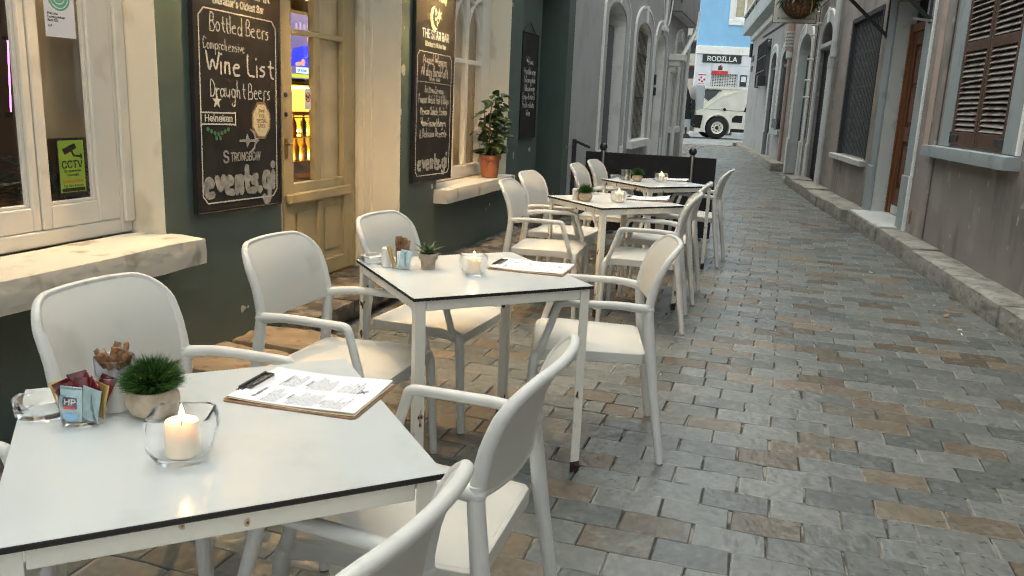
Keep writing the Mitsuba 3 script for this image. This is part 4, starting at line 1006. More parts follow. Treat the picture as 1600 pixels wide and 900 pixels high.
def pillow(w, h, t=.004, seed=0, nx=6, ny=8):
    r = np.random.default_rng(seed)
    u, v = np.meshgrid(np.linspace(-1, 1, nx), np.linspace(-1, 1, ny), indexing='ij')
    bulge = t * np.clip((1 - u ** 2) * (1 - np.abs(v) ** 3), 0, 1) ** .6 + .0006
    wob = r.normal(0, .0007, u.shape)
    P = np.stack([u * w / 2, bulge + wob, (v + 1) * h / 2], -1); Q = np.stack([u * w / 2, -bulge + wob, (v + 1) * h / 2], -1)
    return slab(P, Q)
def tilt(m, p, az, lean=0, side=0):
    Mx = trimesh.transformations.euler_matrix(lean, side, az, 'sxyz')
    m = tm(m.vertices, m.faces); m.apply_transform(Mx); m.apply_translation(p); return m
def crumple(L, w, seed, n=9):
    """strip of torn foil or paper, bent"""
    r = np.random.default_rng(seed)
    t = np.linspace(0, 1, n); z = L * t
    off = np.cumsum(r.normal(0, L * .08, (n, 2)), 0)
    a = r.uniform(0, 3)
    P = np.stack([np.stack([off[:, 0] + s * w / 2 * math.cos(a) * (1 + .1 * r.normal(0, 1, n)), off[:, 1] + s * w / 2 * math.sin(a), z + s * .002], -1) for s in (-1, -.3, .3, 1)], 0)
    return slab(P, P + np.array([.0006, .0006, 0]))

def tumbler(x, y, t, label, r0=.034, r1=.040, h=.078):
    g = thing('glass_tumbler', label, 'glass')
    part(g, 'glass', move(glass_round([(0, .001), (r0 - .004, .001), (r0, .004), (r1, h - .001), (r1 - .001, h)], [(0, .009), (r0 - .006, .009), (r0 - .003, .012), (r1 - .0036, h - .001)]), x, y, TZ), 'm_glass', smooth=45)
    return g
# nearest table: glass of sauce sachets
gx_, gy_ = -.83, 1.503
tumbler(gx_, gy_, 0, 'clear glass tumbler full of sauce sachets on the nearest table', .039, .046, .070)
zb = TZ + .0105
def sachet(p, w, h, az, lean, side, m, seed, label, c='sachet', group=None):
    t = thing('sauce_sachet', label, c, group)
    part(t, 'wrapper', tilt(pillow(w, h, .0035, seed), p, az, lean, side), m, smooth=60)
    return t
S = sachet([gx_ - .013, gy_ - .022, zb], .039, .074, .15, .13, .12, 'm_bluefoil', 1, 'pale blue sauce sachet with HP on a dark label at the front of the glass')
Mx = trimesh.transformations.euler_matrix(.13, .12, .15, 'sxyz')
FS = lambda m: (lambda q: (q.apply_transform(Mx), q.apply_translation([gx_ - .013, gy_ - .022, zb]), q)[-1])(tm(m.vertices, m.faces))
up_ = lambda m, z, d: tm(np.stack([m.vertices[:, 0], -m.vertices[:, 2] - d, m.vertices[:, 1] + z], 1), m.faces)
part(S, 'label_patch', FS(box(-.012, .012, -.0062, -.0052, .030, .054, .0004)), 'm_navy')
part(S, 'letters', FS(up_(text('HP', .0125, True, .0005, .021), .0385, .0064)), 'm_white')
part(S, 'red_band', FS(box(-.011, .011, -.0068, -.0060, .0285, .0355, .0003)), 'm_red')
part(S, 'seal', FS(cat(*[box(-.0185, .0185, -.0024, -.0016, .0695 + .0014 * k, .0702 + .0014 * k) for k in range(3)])), 'm_greyfoil')
part(S, 'print', FS(move(cat(*[up_(prism(Point(x, z).buffer(r_), .0003), .0, .0052) for x, z, r_ in ((-.008, .012, .007), (.002, .009, .008), (.010, .014, .005), (-.001, .018, .004))]), 0, 0, 0)), 'm_bluewall')
S2 = sachet([gx_ + .018, gy_ - .017, zb], .038, .072, -.12, .10, .26, 'm_greyfoil', 2, 'grey green sauce sachet leaning right in the sachet glass')
sachet([gx_ + .021, gy_ + .002, zb + .002], .039, .076, -.2, .05, .28, 'm_goldfoil', 3, 'gold edged sachet behind the grey green one')
sachet([gx_ - .024, gy_ + .002, zb + .002], .036, .074, .3, .0, -.26, 'm_goldfoil', 4, 'gold sachet sticking out at the left of the sachet glass')
rr_ = np.random.default_rng(3)
for k in range(9):
    a = k * .7
    sachet([gx_ + .018 * math.cos(a), gy_ + .012 + .012 * math.sin(a), zb + .012], .034, .066 + .010 * rr_.random(), rr_.uniform(-1.2, 1.2), rr_.normal(0, .22), .40 * math.cos(a) + rr_.normal(0, .15), 'm_redfoil', 10 + k, 'dark red ketchup sachet in the bunch at the back of the glass', group='red sachets in the glass')
# white cup with sugar packets
cu = thing('sugar_cup', 'frosted white cup holding brown sugar packets behind the sachet glass', 'cup')
cx, cy = -.800, 1.578
part(cu, 'body', move(lathe([(0, .0), (.030, 0), (.033, .003), (.036, .075), (.033, .075), (.030, .006), (0, .006)], 30), cx, cy, TZ), 'm_cupwhite', smooth=40)
part(cu, 'rim', move(glass_round([(.033, .0755), (.0365, .0755), (.039, .110), (.038, .111)], [(.033, .0755), (.036, .110)]), cx, cy, TZ), 'm_glass', smooth=45)
np_ = thing('paper_napkin', 'folded white napkin inside the sugar cup', 'napkin')
part(np_, 'sheet', cat(tilt(pillow(.05, .10, .006, 7), [cx - .006, cy, TZ + .012], .4, .06, -.10), tilt(pillow(.045, .098, .005, 8), [cx + .004, cy + .008, TZ + .012], -.5, -.05, .1)), 'm_paper', smooth=60)
for k in range(10):
    a = k * .65
    solo('sugar_packet', tilt(pillow(.020, .044, .0055, 30 + k), [cx + .004 + .016 * math.cos(a), cy + .014 * math.sin(a), TZ + .088 + .010 * rr_.random()], a * 1.7, rr_.normal(0, .5), .55 * math.cos(a)), 'm_brownfoil', 'crumpled brown sugar packet in the frosted cup', 'sugar packet', smooth=50, group='brown sugar packets in the cup')
def ashtray(x, y, t, r=.054):
    a = thing('ashtray', f'round clear glass ashtray on the {which[t]} table', 'ashtray')
    m = glass_round([(0, .001), (r * .86, .001), (r * .95, .004), (r, .033), (r * .985, .036)], [(0, .009), (r * .66, .010), (r * .74, .016), (r * .86, .034), (r * .90, .036)], 48)
    v = m.vertices.copy(); an = np.arctan2(v[:, 1], v[:, 0])
    notch = np.zeros(len(v))
    for b in (.5, 2.6, 4.7): notch = np.maximum(notch, np.exp(-((np.angle(np.exp(1j * (an - b)))) / .14) ** 2))
    v[:, 2] -= notch * np.clip((v[:, 2] - .028) / .008, 0, 1) * .010
    part(a, 'glass', move(tm(v, m.faces), x, y, TZ), 'm_glass', smooth=40)
ashtray(-.928, 1.536, 0); ashtray(-.555, 3.175, 1); ashtray(.905, 7.535, 3)

def grass_pot(x, y, t, n, R=.060, seed=1, bowl=.052, label='', sc=1.0):
    g = thing('grass_pot', label, 'plant')
    part(g, 'bowl', move(lathe([(0, 0), (bowl * .55, 0), (bowl * .8, .008), (bowl, .028), (bowl * .98, .042), (bowl * .84, .056), (bowl * .76, .056), (bowl * .85, .04), (0, .035)], 36), x, y, TZ), 'm_stonepot', smooth=50)
    r = np.random.default_rng(seed); V, F = [], []
    for k in range(n):
        a, e = r.uniform(0, 6.283), math.asin(r.uniform(.08, 1))
        d = np.array([math.cos(a) * math.cos(e), math.sin(a) * math.cos(e), math.sin(e)])
        o = np.array([0, 0, .060]) + d * R * .22; L = R * r.uniform(.78, 1.08) * (1.0 if e > .2 else .92)
        s = np.cross(d, r.normal(0, 1, 3)); s /= np.linalg.norm(s); w = R * .020
        m1 = o + d * L * .55 + r.normal(0, .0012, 3) ; tip = o + d * L + np.array([0, 0, -.004 * (1 - d[2])]) + r.normal(0, .003, 3)
        b = len(V); V += [o - s * w, o + s * w, m1 + s * w, m1 - s * w, tip]; F += [[b, b + 1, b + 2], [b, b + 2, b + 3], [b + 3, b + 2, b + 4]]
    part(g, 'grass', move(tm(np.array(V) * [1, 1, .92], F), x, y, TZ + .004), 'm_grassblade', kind='stuff')
    k = part(g, 'soil', move(lathe([(0, .052), (bowl * .77, .050)], 20), x, y, TZ), 'm_soil')
grass_pot(-.716, 1.556, 0, 2600, .059, 1, label='round artificial grass tuft in a pale stone bowl on the nearest table')
grass_pot(.480, 5.63, 2, 900, .060, 2, .046, label='artificial grass tuft in a stone bowl on the third table')
grass_pot(1.074, 7.33, 3, 900, .060, 3, .046, label='artificial grass tuft in a stone bowl on the farthest table')
# second table
sp = thing('succulent_pot', 'spiky green succulent in a small clay pot on the second table', 'plant')
sx_, sy_ = -.330, 3.122
part(sp, 'pot', move(lathe([(0, 0), (.026, 0), (.031, .040), (.037, .040), (.039, .062), (.034, .062), (.031, .045), (0, .04)], 28), sx_, sy_, TZ), 'm_claypot', smooth=35)
part(sp, 'soil', move(lathe([(0, .055), (.0335, .054)], 16), sx_, sy_, TZ), 'm_soil')
r = np.random.default_rng(9)
for k in range(22):
    a = k * 2.4; e = .25 + 1.1 * (k / 22) + r.normal(0, .05)
    part(sp, 'leaf', orient(leaf(r.uniform(.055, .075) if k < 16 else .045, .0065, .12, .45), np.array([sx_ + .004 * math.cos(a), sy_ + .004 * math.sin(a), TZ + .056]), a, e), 'm_succulent', smooth=True)
solo('salt_shaker', move(lathe([(0, .001), (.017, .001), (.0185, .003), (.0185, .074), (.015, .078), (0, .079)], 24), -.492, 3.118, TZ), 'm_white', 'plain white cylinder shaker on the second table', 'shaker', smooth=35)
tumbler(-.432, 3.085, 1, 'clear glass with sachets and sugar sticks on the second table', .033, .038, .075)
sachet([-.418, 3.065, zb], .044, .072, .1, .1, .18, 'm_bluefoil', 41, 'pale blue sachet in the glass on the second table')
sachet([-.452, 3.072, zb], .016, .085, .2, .0, -.30, 'm_goldfoil', 42, 'gold sugar stick leaning left in the glass on the second table')
sachet([-.436, 3.066, zb], .016, .066, .1, .06, .02, 'm_white', 43, 'white sugar stick at the front of the glass on the second table')
sachet([-.428, 3.090, zb], .014, .098, .5, 0, .12, 'm_limeleaf', 44, 'yellow green sugar stick in the glass on the second table')
sachet([-.413, 3.075, zb], .020, .060, .3, .1, .2, 'm_redfoil', 48, 'small red marked sachet in the glass on the second table')
for k in range(6):
    sachet([-.436 + .011 * math.cos(k), 3.092 + .010 * math.sin(k), zb + .002], .032, .104 + .006 * (k % 3), .5 * k, .05, .14 * math.cos(k * 1.3), 'm_brownfoil', 50 + k, 'brown sugar sachet standing in the glass on the second table', group='brown sachets in the second glass')
# third and fourth tables
solo('salt_shaker', move(lathe([(0, .001), (.020, .001), (.021, .004), (.021, .074), (.018, .078), (0, .079)], 24), .412, 5.69, TZ), 'm_cupwhite', 'small white cylinder shaker on the third table', 'shaker', smooth=35)
pr_ = thing('pepper_mill', 'narrow brown pepper mill beside the grass pot on the third table', 'pepper mill')
part(pr_, 'body', move(lathe([(0, .001), (.012, .001), (.012, .05), (.010, .06), (0, .06)], 16), .440, 5.66, TZ), 'm_brownfoil', smooth=35); part(pr_, 'cap', move(lathe([(0, .061), (.011, .061), (.012, .075), (.006, .083), (0, .084)], 16), .440, 5.66, TZ), 'm_doorwood', smooth=35)
mc = thing('metal_cup', 'hammered pewter cup beside the grass pot on the farthest table', 'cup')
part(mc, 'body', move(lathe([(0, 0), (.038, 0), (.043, .004), (.046, .088), (.043, .088), (.040, .008), (0, .008)], 26), .985, 7.425, TZ), 'm_pewter', smooth=40)
part(mc, 'rim', move(lathe([(.043, .0882), (.0475, .0882), (.0475, .093), (.0435, .093)], 26), .985, 7.425, TZ), 'm_steel', smooth=40)

# ---- menus on clipboards
def menu_fn_lines(w, h, seed, heads):
    """little bars of print: columns of lines"""
    r = np.random.default_rng(seed); bars = []
    for c0, c1, y0, y1 in heads:
        y = y1
        while y > y0:
            L = r.uniform(.55, 1.0) * (c1 - c0); x = c0
            while x < c0 + L:
                k = r.uniform(.005, .016); bars.append(sbox(x, y, min(x + k, c0 + L), y + .0019)); x += k + .0035
            y -= .0076
    return prism(unary_union(bars), .00015)
def menu(p0, ex, ey, t, paper_lift, label, seed, big):
    """p0 the clip-side corner nearest the viewer, ex towards the far end of the board, ey across"""
    ex, ey = np.array(ex) - p0, np.array(ey) - p0
    Lx = .31; Ly = .226
    ex = ex / np.linalg.norm(ex); ey = ey - ex * (ex @ ey); ey /= np.linalg.norm(ey)
    FM = Frame([p0[0], p0[1], TZ], [*ex, 0], [*ey, 0], [0, 0, 1.0])
    m = thing('clipboard', f'brown hardboard clipboard on the {which[t]} table', 'clipboard')
    bd = sbox(0, 0, Lx, Ly).buffer(-.014).buffer(.014, quad_segs=5)
    part(m, 'board', FM(move(prism(bd, .0032), 0, 0, .0005)), 'm_hardboard')
    cl = numbered(m + '__clip')
    scene[cl] = mikit.ply(FM(cat(box(.004, .022, .05, .176, .0036, .0115, .002), tube([[.008, .06, .0135], [.008, .166, .0135]], .0035, 8))), 'm_iron')
    part(cl, 'lever', FM(tube(bend([[.012, .066, .013], [.040, .072, .018], [.042, .113, .019], [.040, .154, .018], [.012, .160, .013]], .012), .0017, 6)), 'm_iron', smooth=True)
    part(cl, 'plate', FM(box(.022, .034, .062, .164, .0105, .0118, .0004)), 'm_steel')
    mn = thing('paper_menu', label, 'menu')
    A, Bw = .292, .208; nx, ny = 14, 8
    def sheet(z, dx, dy, lift, sd):
        r = np.random.default_rng(sd)
        u, v = np.meshgrid(np.linspace(0, 1, nx), np.linspace(0, 1, ny), indexing='ij')
        zz = z + lift * (u ** 3) * (.4 + .6 * v) + .0012 * np.sin(u * 7 + sd) * u + .001 * np.sin(5 * v + sd) * u + .004 * (1 - u) ** 6
        P = np.stack([.010 + dx + u * A, .009 + dy + v * Bw, zz], -1)
        return P
    for k in range(3):
        P = sheet(.0043 + .0014 * k, (.004, -.002, .002)[k], (-.002, .002, 0)[k], paper_lift * (.35, .6, 1)[k], k)
        part(mn, 'sheet', FM(slab(P + np.array([0, 0, .0004]), P)), ('m_cardpaper', 'm_cardpaper', 'm_paper')[k] if big else ('m_cardpaper', 'm_paper', 'm_paper')[k], smooth=60)
    top_ = sheet(.0043 + .0028, .002, 0, paper_lift, 2)
    from scipy.interpolate import RegularGridInterpolator as RG
    zi = RG((np.linspace(.012, .012 + A, nx), np.linspace(.009, .009 + Bw, ny)), top_[..., 2], bounds_error=False, fill_value=None)
    def lay(mm, dz=.0006):
        v = mm.vertices.copy(); v[:, 2] += zi(v[:, :2]) + dz; return FM(tm(v, mm.faces))
    # print runs across the short side: rotate text so that lines lie along ey
    def rot(mm, x, y): # text x -> -ey direction .. read from the far long side
        v = mm.vertices.copy(); return tm(np.stack([x - v[:, 1], y + v[:, 0], v[:, 2]], 1), mm.faces)
    q = []
    lines = menu_fn_lines(0, 0, seed, [(.018, .10, -.120, -.085), (.115, .195, -.120, -.075), (.018, .10, -.205, -.140), (.115, .195, -.200, -.140), (.018, .09, -.268, -.222), (.115, .19, -.262, -.215)])
    part(mn, 'print', lay(tm(np.stack([-lines.vertices[:, 1], lines.vertices[:, 0], lines.vertices[:, 2]], 1), lines.faces[:, ::-1])), 'm_ink', kind='stuff')
    hd = [rot(tm(np.stack([t_.vertices[:, 0], t_.vertices[:, 1], t_.vertices[:, 2]], 1), t_.faces), x, y) for t_, x, y in ((text('Breakfast', .0085, True, .00015, .06), .062, .06), (text('Starters', .0065, True, .00015, .035), .078, .15), (text('Mains', .0065, True, .00015, .03), .134, .06), (text('Burgers', .0065, True, .00015, .035), .134, .15), (text('Sides', .006, True, .00015, .025), .215, .05))]
    for h_ in hd: part(mn, 'heading', lay(h_), 'm_ink')
    mark = prism(unary_union([LineString([(.262, .118), (.276, .140)]).buffer(.0016), LineString([(.262, .138), (.277, .120)]).buffer(.0016), LineString([(.258, .128), (.280, .132)]).buffer(.0012), Point(.245, .160).buffer(.0025)]), .00015)
    part(mn, 'emblem', lay(mark), 'm_ink')
menu(np.array([-.61, 1.640]), [-.312, 1.566], [-.577, 1.845], 0, .006, 'printed paper menu with curling edges on the nearest clipboard', 1, True)
menu(np.array([-.104, 3.159]), [.185, 3.07], [-.03, 3.37], 1, .004, 'printed paper menu on the second table, lying flat', 2, True)
menu(np.array([.768, 5.83]), [1.05, 5.745], [.84, 6.04], 2, .022, 'printed paper menu with a lifted edge on the third table', 3, False)
menu(np.array([1.245, 7.56]), [1.535, 7.46], [1.315, 7.77], 3, .006, 'printed paper menu on the farthest table', 4, False)

# ================================================================== RIGHT: THE WEATHERED HOUSE
wh = thing('weathered_house', 'weathered grey brown rendered house with shuttered window and wooden door, right side of the alley', 'house')
RS = sbox(1.62, 1.17, 2.98, 2.95); RD = sbox(4.40, .0, 5.85, 2.80); RG_ = sbox(6.6, .79, 8.75, 2.86); RT = arch(10.42, 11.72, -.1, 2.62, 3.06); R3 = arch(13.0, 14.75, -.1, 2.70, 3.08)
part(wh, 'wall', wallsolid(RW, [(-9, -.05), (16.6, -.05), (16.6, 6.6), (-9, 5.2)], [RS, RD, RG_, RT, R3], .40), 'm_plaster')
part(wh, 'pier', RW(box(3.42, 4.02, .001, .03, 0, 5.15, .012)), 'm_plaster'); part(wh, 'pink_strip', RW(box(3.62, 3.80, .031, .036, 1.1, 5.1)), 'm_pink')
# shuttered window
sw = numbered(wh + '__window')
scene[sw] = mikit.ply(RW(cat(box(2.98, 3.27, .001, .028, 1.14, 3.2, .006), box(1.33, 1.62, .001, .028, 1.14, 3.2, .006), box(1.62, 2.98, .001, .028, 2.95, 3.2, .006))), 'm_bluegrey')
part(sw, 'sill', RW(stone(1.27, 3.52, -.05, .13, 1.025, 1.135, .012, .004, 8, 61, .06)), 'm_bluegrey', smooth=40)
part(sw, 'edge_strip', RW(cat(box(1.30, 1.335, .001, .034, 1.14, 3.2, .004))), 'm_whitetrim')
r = np.random.default_rng(14)
for k, (a, b) in enumerate(((1.635, 2.292), (2.308, 2.965))):
    sh = part(sw, 'shutter', RW(cat(box(a, a + .055, -.02, .022, 1.16, 2.93, .004), box(b - .055, b, -.02, .022, 1.16, 2.93, .004), box(a + .055, b - .055, -.018, .020, 1.16, 1.285, .004), box(a + .055, b - .055, -.018, .020, 2.00, 2.085, .004), box(a + .055, b - .055, -.018, .020, 2.86, 2.93, .004))), 'm_shutter')
    for z0, z1, n in ((1.285, 2.00, 15), (2.085, 2.86, 16)):
        for i in range(n):
            z = z0 + (i + .5) * (z1 - z0) / n
            m = box(a + .05, b - .05, -.026, .026, -.0045, .0045, .002)
            m.apply_transform(trimesh.transformations.rotation_matrix(math.radians(-36) + r.normal(0, .05), [1, 0, 0]))
            m.apply_transform(trimesh.transformations.rotation_matrix(r.normal(0, .006) + (.03 if i in (4, 9) and k else 0), [0, 1, 0], [(a + b) / 2, 0, 0]))
            scene[numbered(sh + '__slat')] = mikit.ply(RW(move(m, 0, 0, z)), 'm_slat')
    scene[numbered(sh + '__hinge')] = mikit.ply(RW(cat(box((a if k == 0 else b - .20), (a + .20 if k == 0 else b), .022, .030, 1.20, 1.255, .003), tube([[(a - .01 if k == 0 else b + .01), .02, 1.18], [(a - .01 if k == 0 else b + .01), .02, 1.28]], .012, 8))), 'm_iron')
part(sw, 'room', room(RW, 1.62, 2.98, 1.17, 2.95, -.402, -2.2), 'm_room')
# wooden door in its white recess
wd = numbered(wh + '__door')
nd = -.20
ubx = lambda u0, u1, z0, z1, a=0., b=.05, c=.006: box(u0, u1, nd - .05 + a, nd - .05 + b, z0, z1, c)
scene[wd] = mikit.ply(RW(cat(ubx(4.42, 4.56, .30, 2.42), ubx(5.60, 5.74, .30, 2.42), ubx(4.56, 5.60, .30, .52), ubx(4.56, 5.60, 1.10, 1.28), ubx(4.56, 5.60, 2.26, 2.42), ubx(5.0, 5.16, .52, 2.26), ubx(4.56, 5.60, .52, 2.26, -.01, .02, 0))), 'm_doorleaf')
for a, b in ((4.60, 4.96), (5.20, 5.56)):
    for c, e in ((.57, 1.05), (1.33, 1.75), (1.80, 2.21)):
        part(wd, 'panel', RW(cat(box(a, b, nd - .03, nd - .012, c, e, .008), box(a + .06, b - .06, nd - .012, nd + .002, c + .07, e - .07, .008))), 'm_doorleaf')
part(wd, 'frame', RW(cat(box(5.74, 5.84, nd - .06, nd + .03, .19, 2.52, .006), box(4.405, 4.42, nd - .06, nd + .03, .19, 2.52, .003), box(4.42, 5.74, nd - .06, nd + .03, 2.42, 2.52, .006), box(5.76, 5.80, nd + .03, nd + .05, .19, 2.52, .006))), 'm_doorwood')
part(wd, 'kick_plate', RW(box(4.43, 5.73, nd - .04, nd - .005, .19, .30, .004)), 'm_paletrim', label='worn white kick board at the foot of the door')
part(wd, 'handle', RW(cat(tube(bend([[5.08, nd, 1.19], [5.08, nd + .05, 1.19], [5.20, nd + .05, 1.19], [5.20, nd, 1.19]], .02), .010, 8), box(4.98, 5.28, nd, nd + .006, 1.165, 1.215, .002))), 'm_iron', smooth=40)
part(wd, 'transom', RW(cat(box(4.42, 5.84, nd - .08, nd - .03, 2.52, 2.79), *[box(4.5 + .13 * i, 4.53 + .13 * i, nd - .03, nd, 2.52, 2.79, .004) for i in range(10)])), 'm_iron')
for q in (box(5.842, 5.849, -.36, .002, .17, 2.795), box(4.401, 4.407, -.36, .002, .17, 2.795)): part(wh, 'door_recess', RW(q), 'm_paletrim')
part(wh, 'door_surround', RW(cat(box(5.851, 6.15, .001, .03, .77, 3.1, .006), box(4.12, 4.399, .001, .03, .77, 3.1, .006), box(4.12, 6.15, .001, .03, 2.801, 3.1, .006))), 'm_bluegrey')
for q in (box(5.852, 6.19, .002, .05, .15, .768, .008), box(4.08, 4.398, .002, .05, .08, .768, .008)): part(wh, 'plinth_block', RW(q), 'm_bluegrey')
part(wh, 'edge_strip', RW(cat(box(4.085, 4.115, .001, .036, .77, 3.1, .004), box(4.05, 4.078, .001, .055, .08, .77, .004))), 'm_whitetrim')
part(wh, 'wall_hook', RW(cat(tube([[4.15, .03, 2.40], [4.15, .22, 2.42]], .014, 8), box(4.13, 4.17, .03, .036, 2.28, 2.44, .002))), 'm_steel')
mh = numbered(wh + '__meter_niche'); scene[mh] = mikit.ply(RW(cat(box(3.52, 3.93, .001, .014, .27, .30, .003), box(3.52, 3.55, .001, .014, .30, .49, .003))), 'm_whitetrim')
part(mh, 'back', RW(box(3.55, 3.80, .001, .008, .30, .48)), 'm_greytrim'); part(mh, 'pipe_end', RW(tube(bend([[3.86, .0, .46], [3.86, .03, .40], [3.88, .02, .28]], .03), .022, 8)), 'm_hardboard', smooth=40)
# canopy over the door
cp = thing('door_canopy', 'black iron canopy bracket over the wooden door', 'canopy')
part(cp, 'plate', RW(box(4.15, 6.25, .035, .62, 2.94, 2.97, .004)), 'm_iron'); part(cp, 'fascia', RW(box(4.15, 6.25, .60, .63, 2.90, 2.938, .004)), 'm_iron')
for u in (6.18, 4.22):
    part(cp, 'bracket', RW(cat(tube([[u, .60, 2.92], [u, .04, 2.42]], .022, 4), box(u - .02, u + .02, .031, .05, 2.38, 2.93, .002))), 'm_iron')
# grilled window
gw = numbered(wh + '__window'); scene[gw] = mikit.ply(RW(cat(box(8.66, 8.749, -.10, .012, .80, 2.85, .004), box(6.601, 6.66, -.10, .012, .80, 2.85, .004), box(6.66, 8.66, -.10, .02, 2.79, 2.859, .004))), 'm_iron')
part(gw, 'sill', RW(box(6.55, 8.98, -.1, .09, .705, .785, .008)), 'm_greytrim')
for i in range(20):
    u = 6.68 + i * .10
    part(gw, 'grille_bar', RW(cat(box(u, u + .032, -.052, -.044, .80, 2.79))), 'm_grille')
part(gw, 'shutter', RW(cat(box(6.62, 7.665, -.16, -.12, .80, 2.84, .006), box(7.68, 8.73, -.16, -.12, .80, 2.84, .006))), 'm_fascia')  # assumed near-black panels filling the opening behind the grille bars
for z in (1.30, 1.80, 2.30):
    part(gw, 'cross_bar', RW(box(6.661, 8.659, -.066, -.0525, z, z + .03, .003)), 'm_grille')
# drainpipe by the gate
part(wh, 'drainpipe', RW(cat(tube(bend([[9.70, .09, 5.15], [9.70, .09, 2.42], [9.82, .09, 2.22], [9.82, .09, .1]], .08), .055, 12), tube([[9.70, .09, 2.5], [9.70, .09, 2.36]], .062, 12), tube([[9.76, .09, 2.36], [9.80, .09, 2.2]], .066, 12))), 'm_paletrim', smooth=40)
# iron gate
gt = numbered(wh + '__gate'); scene[gt] = mikit.ply(RW(cat(box(10.43, 10.49, -.12, -.06, .18, 2.6, .004), box(11.65, 11.71, -.12, -.06, .18, 2.6, .004), box(10.43, 11.71, -.14, -.05, 2.56, 2.66, .006), box(11.03, 11.09, -.12, -.06, .18, 2.56, .004))), 'm_iron')
for i in range(11):
    part(gt, 'bar', RW(box(10.52 + i * .105, 10.555 + i * .105, -.11, -.075, .20, 2.56, .004)), 'm_iron')
part(gt, 'hall', room(RW, 10.42, 11.72, .1, 3.06, -.402, -3.5), 'm_room'); part(gt, 'lintel', RW(box(10.45, 11.69, -.06, .05, 2.60, 2.68, .01)), 'm_greytrim')
part(wh, 'gate_surround', arched_band(RW, 10.42, 11.72, .1, 2.62, 3.06, .22, .001, .026), 'm_greytrim')
part(wh, 'edge_moulding', cat(arched_band(RW, 10.22, 11.92, .1, 2.62, 3.26, .04, .001, .036), RW(box(11.02, 11.12, .026, .05, 3.05, 3.32, .004))), 'm_whitetrim')
for q in (box(11.74, 12.0, .027, .055, .1, .80, .006), box(10.16, 10.40, .027, .055, .1, .80, .006)): part(wh, 'plinth_block', RW(q), 'm_paletrim')
# arched doorway beyond
d3 = numbered(wh + '__door'); m = prism(arch(13.0, 14.75, 0, 2.70, 3.08), .03); m.apply_translation((0, 0, -.24)); scene[d3] = mikit.ply(RF(m), 'm_cabglass')
part(d3, 'reveal', archreveal(RW, 13.0, 14.75, .02, 2.70, 3.08, .20), 'm_paletrim')
part(d3, 'leaf', RW(cat(box(13.01, 13.86, -.205, -.165, .12, 2.68, .006), box(13.88, 14.74, -.205, -.165, .12, 2.68, .006))), 'm_velvet')
part(wh, 'door_surround', arched_band(RW, 13.0, 14.75, 0, 2.70, 3.08, .26, .001, .026), 'm_greytrim')
part(wh, 'edge_moulding', cat(arched_band(RW, 12.76, 14.99, 0, 2.70, 3.32, .04, .001, .036), RW(box(13.82, 13.92, .026, .05, 3.08, 3.38, .004))), 'm_whitetrim')
for q in (box(14.78, 15.06, .027, .06, 0, .82, .006), box(12.72, 12.98, .027, .06, 0, .82, .006)): part(wh, 'plinth_block', RW(q), 'm_paletrim')
part(wh, 'rust_pipe', RW(cat(tube([[16.4, .06, 5.15], [16.4, .06, 2.9]], .12, 10), tube([[16.32, .05, 2.95], [16.32, .05, .1]], .045, 10))), 'm_pink', smooth=40)
part(wh, 'pipe_ring', RW(cat(*[tube([[16.4, .06, 2.98 + .08 * k], [16.4, .06, 3.02 + .08 * k]], .135, 10) for k in range(5)], tube([[16.4, .06, 2.96], [16.32, .05, 2.7]], .09, 10))), 'm_greytrim', smooth=40)
# string of small white lamps down the house
fl_ = thing('string_lights', 'string of small white lamp holders along the right-hand house wall', 'string lights')
cab = [[9.4, .03, 3.5], [12.2, .03, 3.45], [12.28, .03, 2.4], [12.34, .03, .9]]
part(fl_, 'cable', RW(tube(cab, .009, 5)), 'm_iron')
for u, z in ((12.3, 3.12), (12.3, 2.92), (12.32, 2.46), (12.34, 2.05), (12.34, 1.72), (12.26, 3.36)):
    part(fl_, 'lamp_holder', RW(cat(tube([[u, .03, z], [u, .16, z]], .022, 8))), 'm_white')
# hanging sign and basket
sg = thing('hanging_sign', 'cream hanging shop sign partly hidden behind the flower basket', 'sign')
FSg = Frame(RW.pt([12.1, .52, 3.36]), -RW.M[1], RW.M[2], -RW.M[0])
part(sg, 'board', FSg(cat(box(-.42, .42, -.24, .24, -.02, .0, .006))), 'm_signcream')
part(sg, 'border', FSg(cat(box(-.42, .42, -.242, -.225, .0, .003), box(-.42, -.405, -.225, .24, .0, .003), box(.405, .42, -.225, .24, .0, .003))), 'm_hardboard')
part(sg, 'lettering', FSg(move(text('GROCERIES & CONFECTIONERY SHOP', .030, True, .001, .70), .02, -.165, .001)), 'm_navy')
part(sg, 'bracket', FSg(cat(tube([[-.42, .27, -.01], [.54, .27, -.01]], .014, 8), tube([[.42, -.22, -.01], [.55, -.22, -.01]], .018, 8), tube([[-.3, .27, -.01], [-.3, .23, -.01]], .006, 6), tube([[.3, .27, -.01], [.3, .23, -.01]], .006, 6))), 'm_whitetrim')
hb = thing('hanging_basket', 'brown wicker hanging basket of dark greenery and pink flowers in front of the shop sign', 'basket')
bp = RW.pt([11.75, .50, 3.18]); rb = .33
part(hb, 'bowl', move(lathe([(.02, -.0), (.12, .02), (.22, .09), (.29, .19), (.325, .31), (.31, .31), (.27, .2), (.2, .11), (.1, .04), (0, .03)], 28), bp[0], bp[1], bp[2]), 'm_wicker', smooth=40)
for k in range(18):
    a = k * math.tau / 18
    part(hb, 'rib', move(tube([[(q + .006) * math.cos(a), (q + .006) * math.sin(a), z] for q, z in ((.05, .0), (.12, .015), (.22, .085), (.29, .185), (.325, .31))], .010, 6), *bp), 'm_shutter', smooth=True)
r = np.random.default_rng(31); lv, fw = [], []
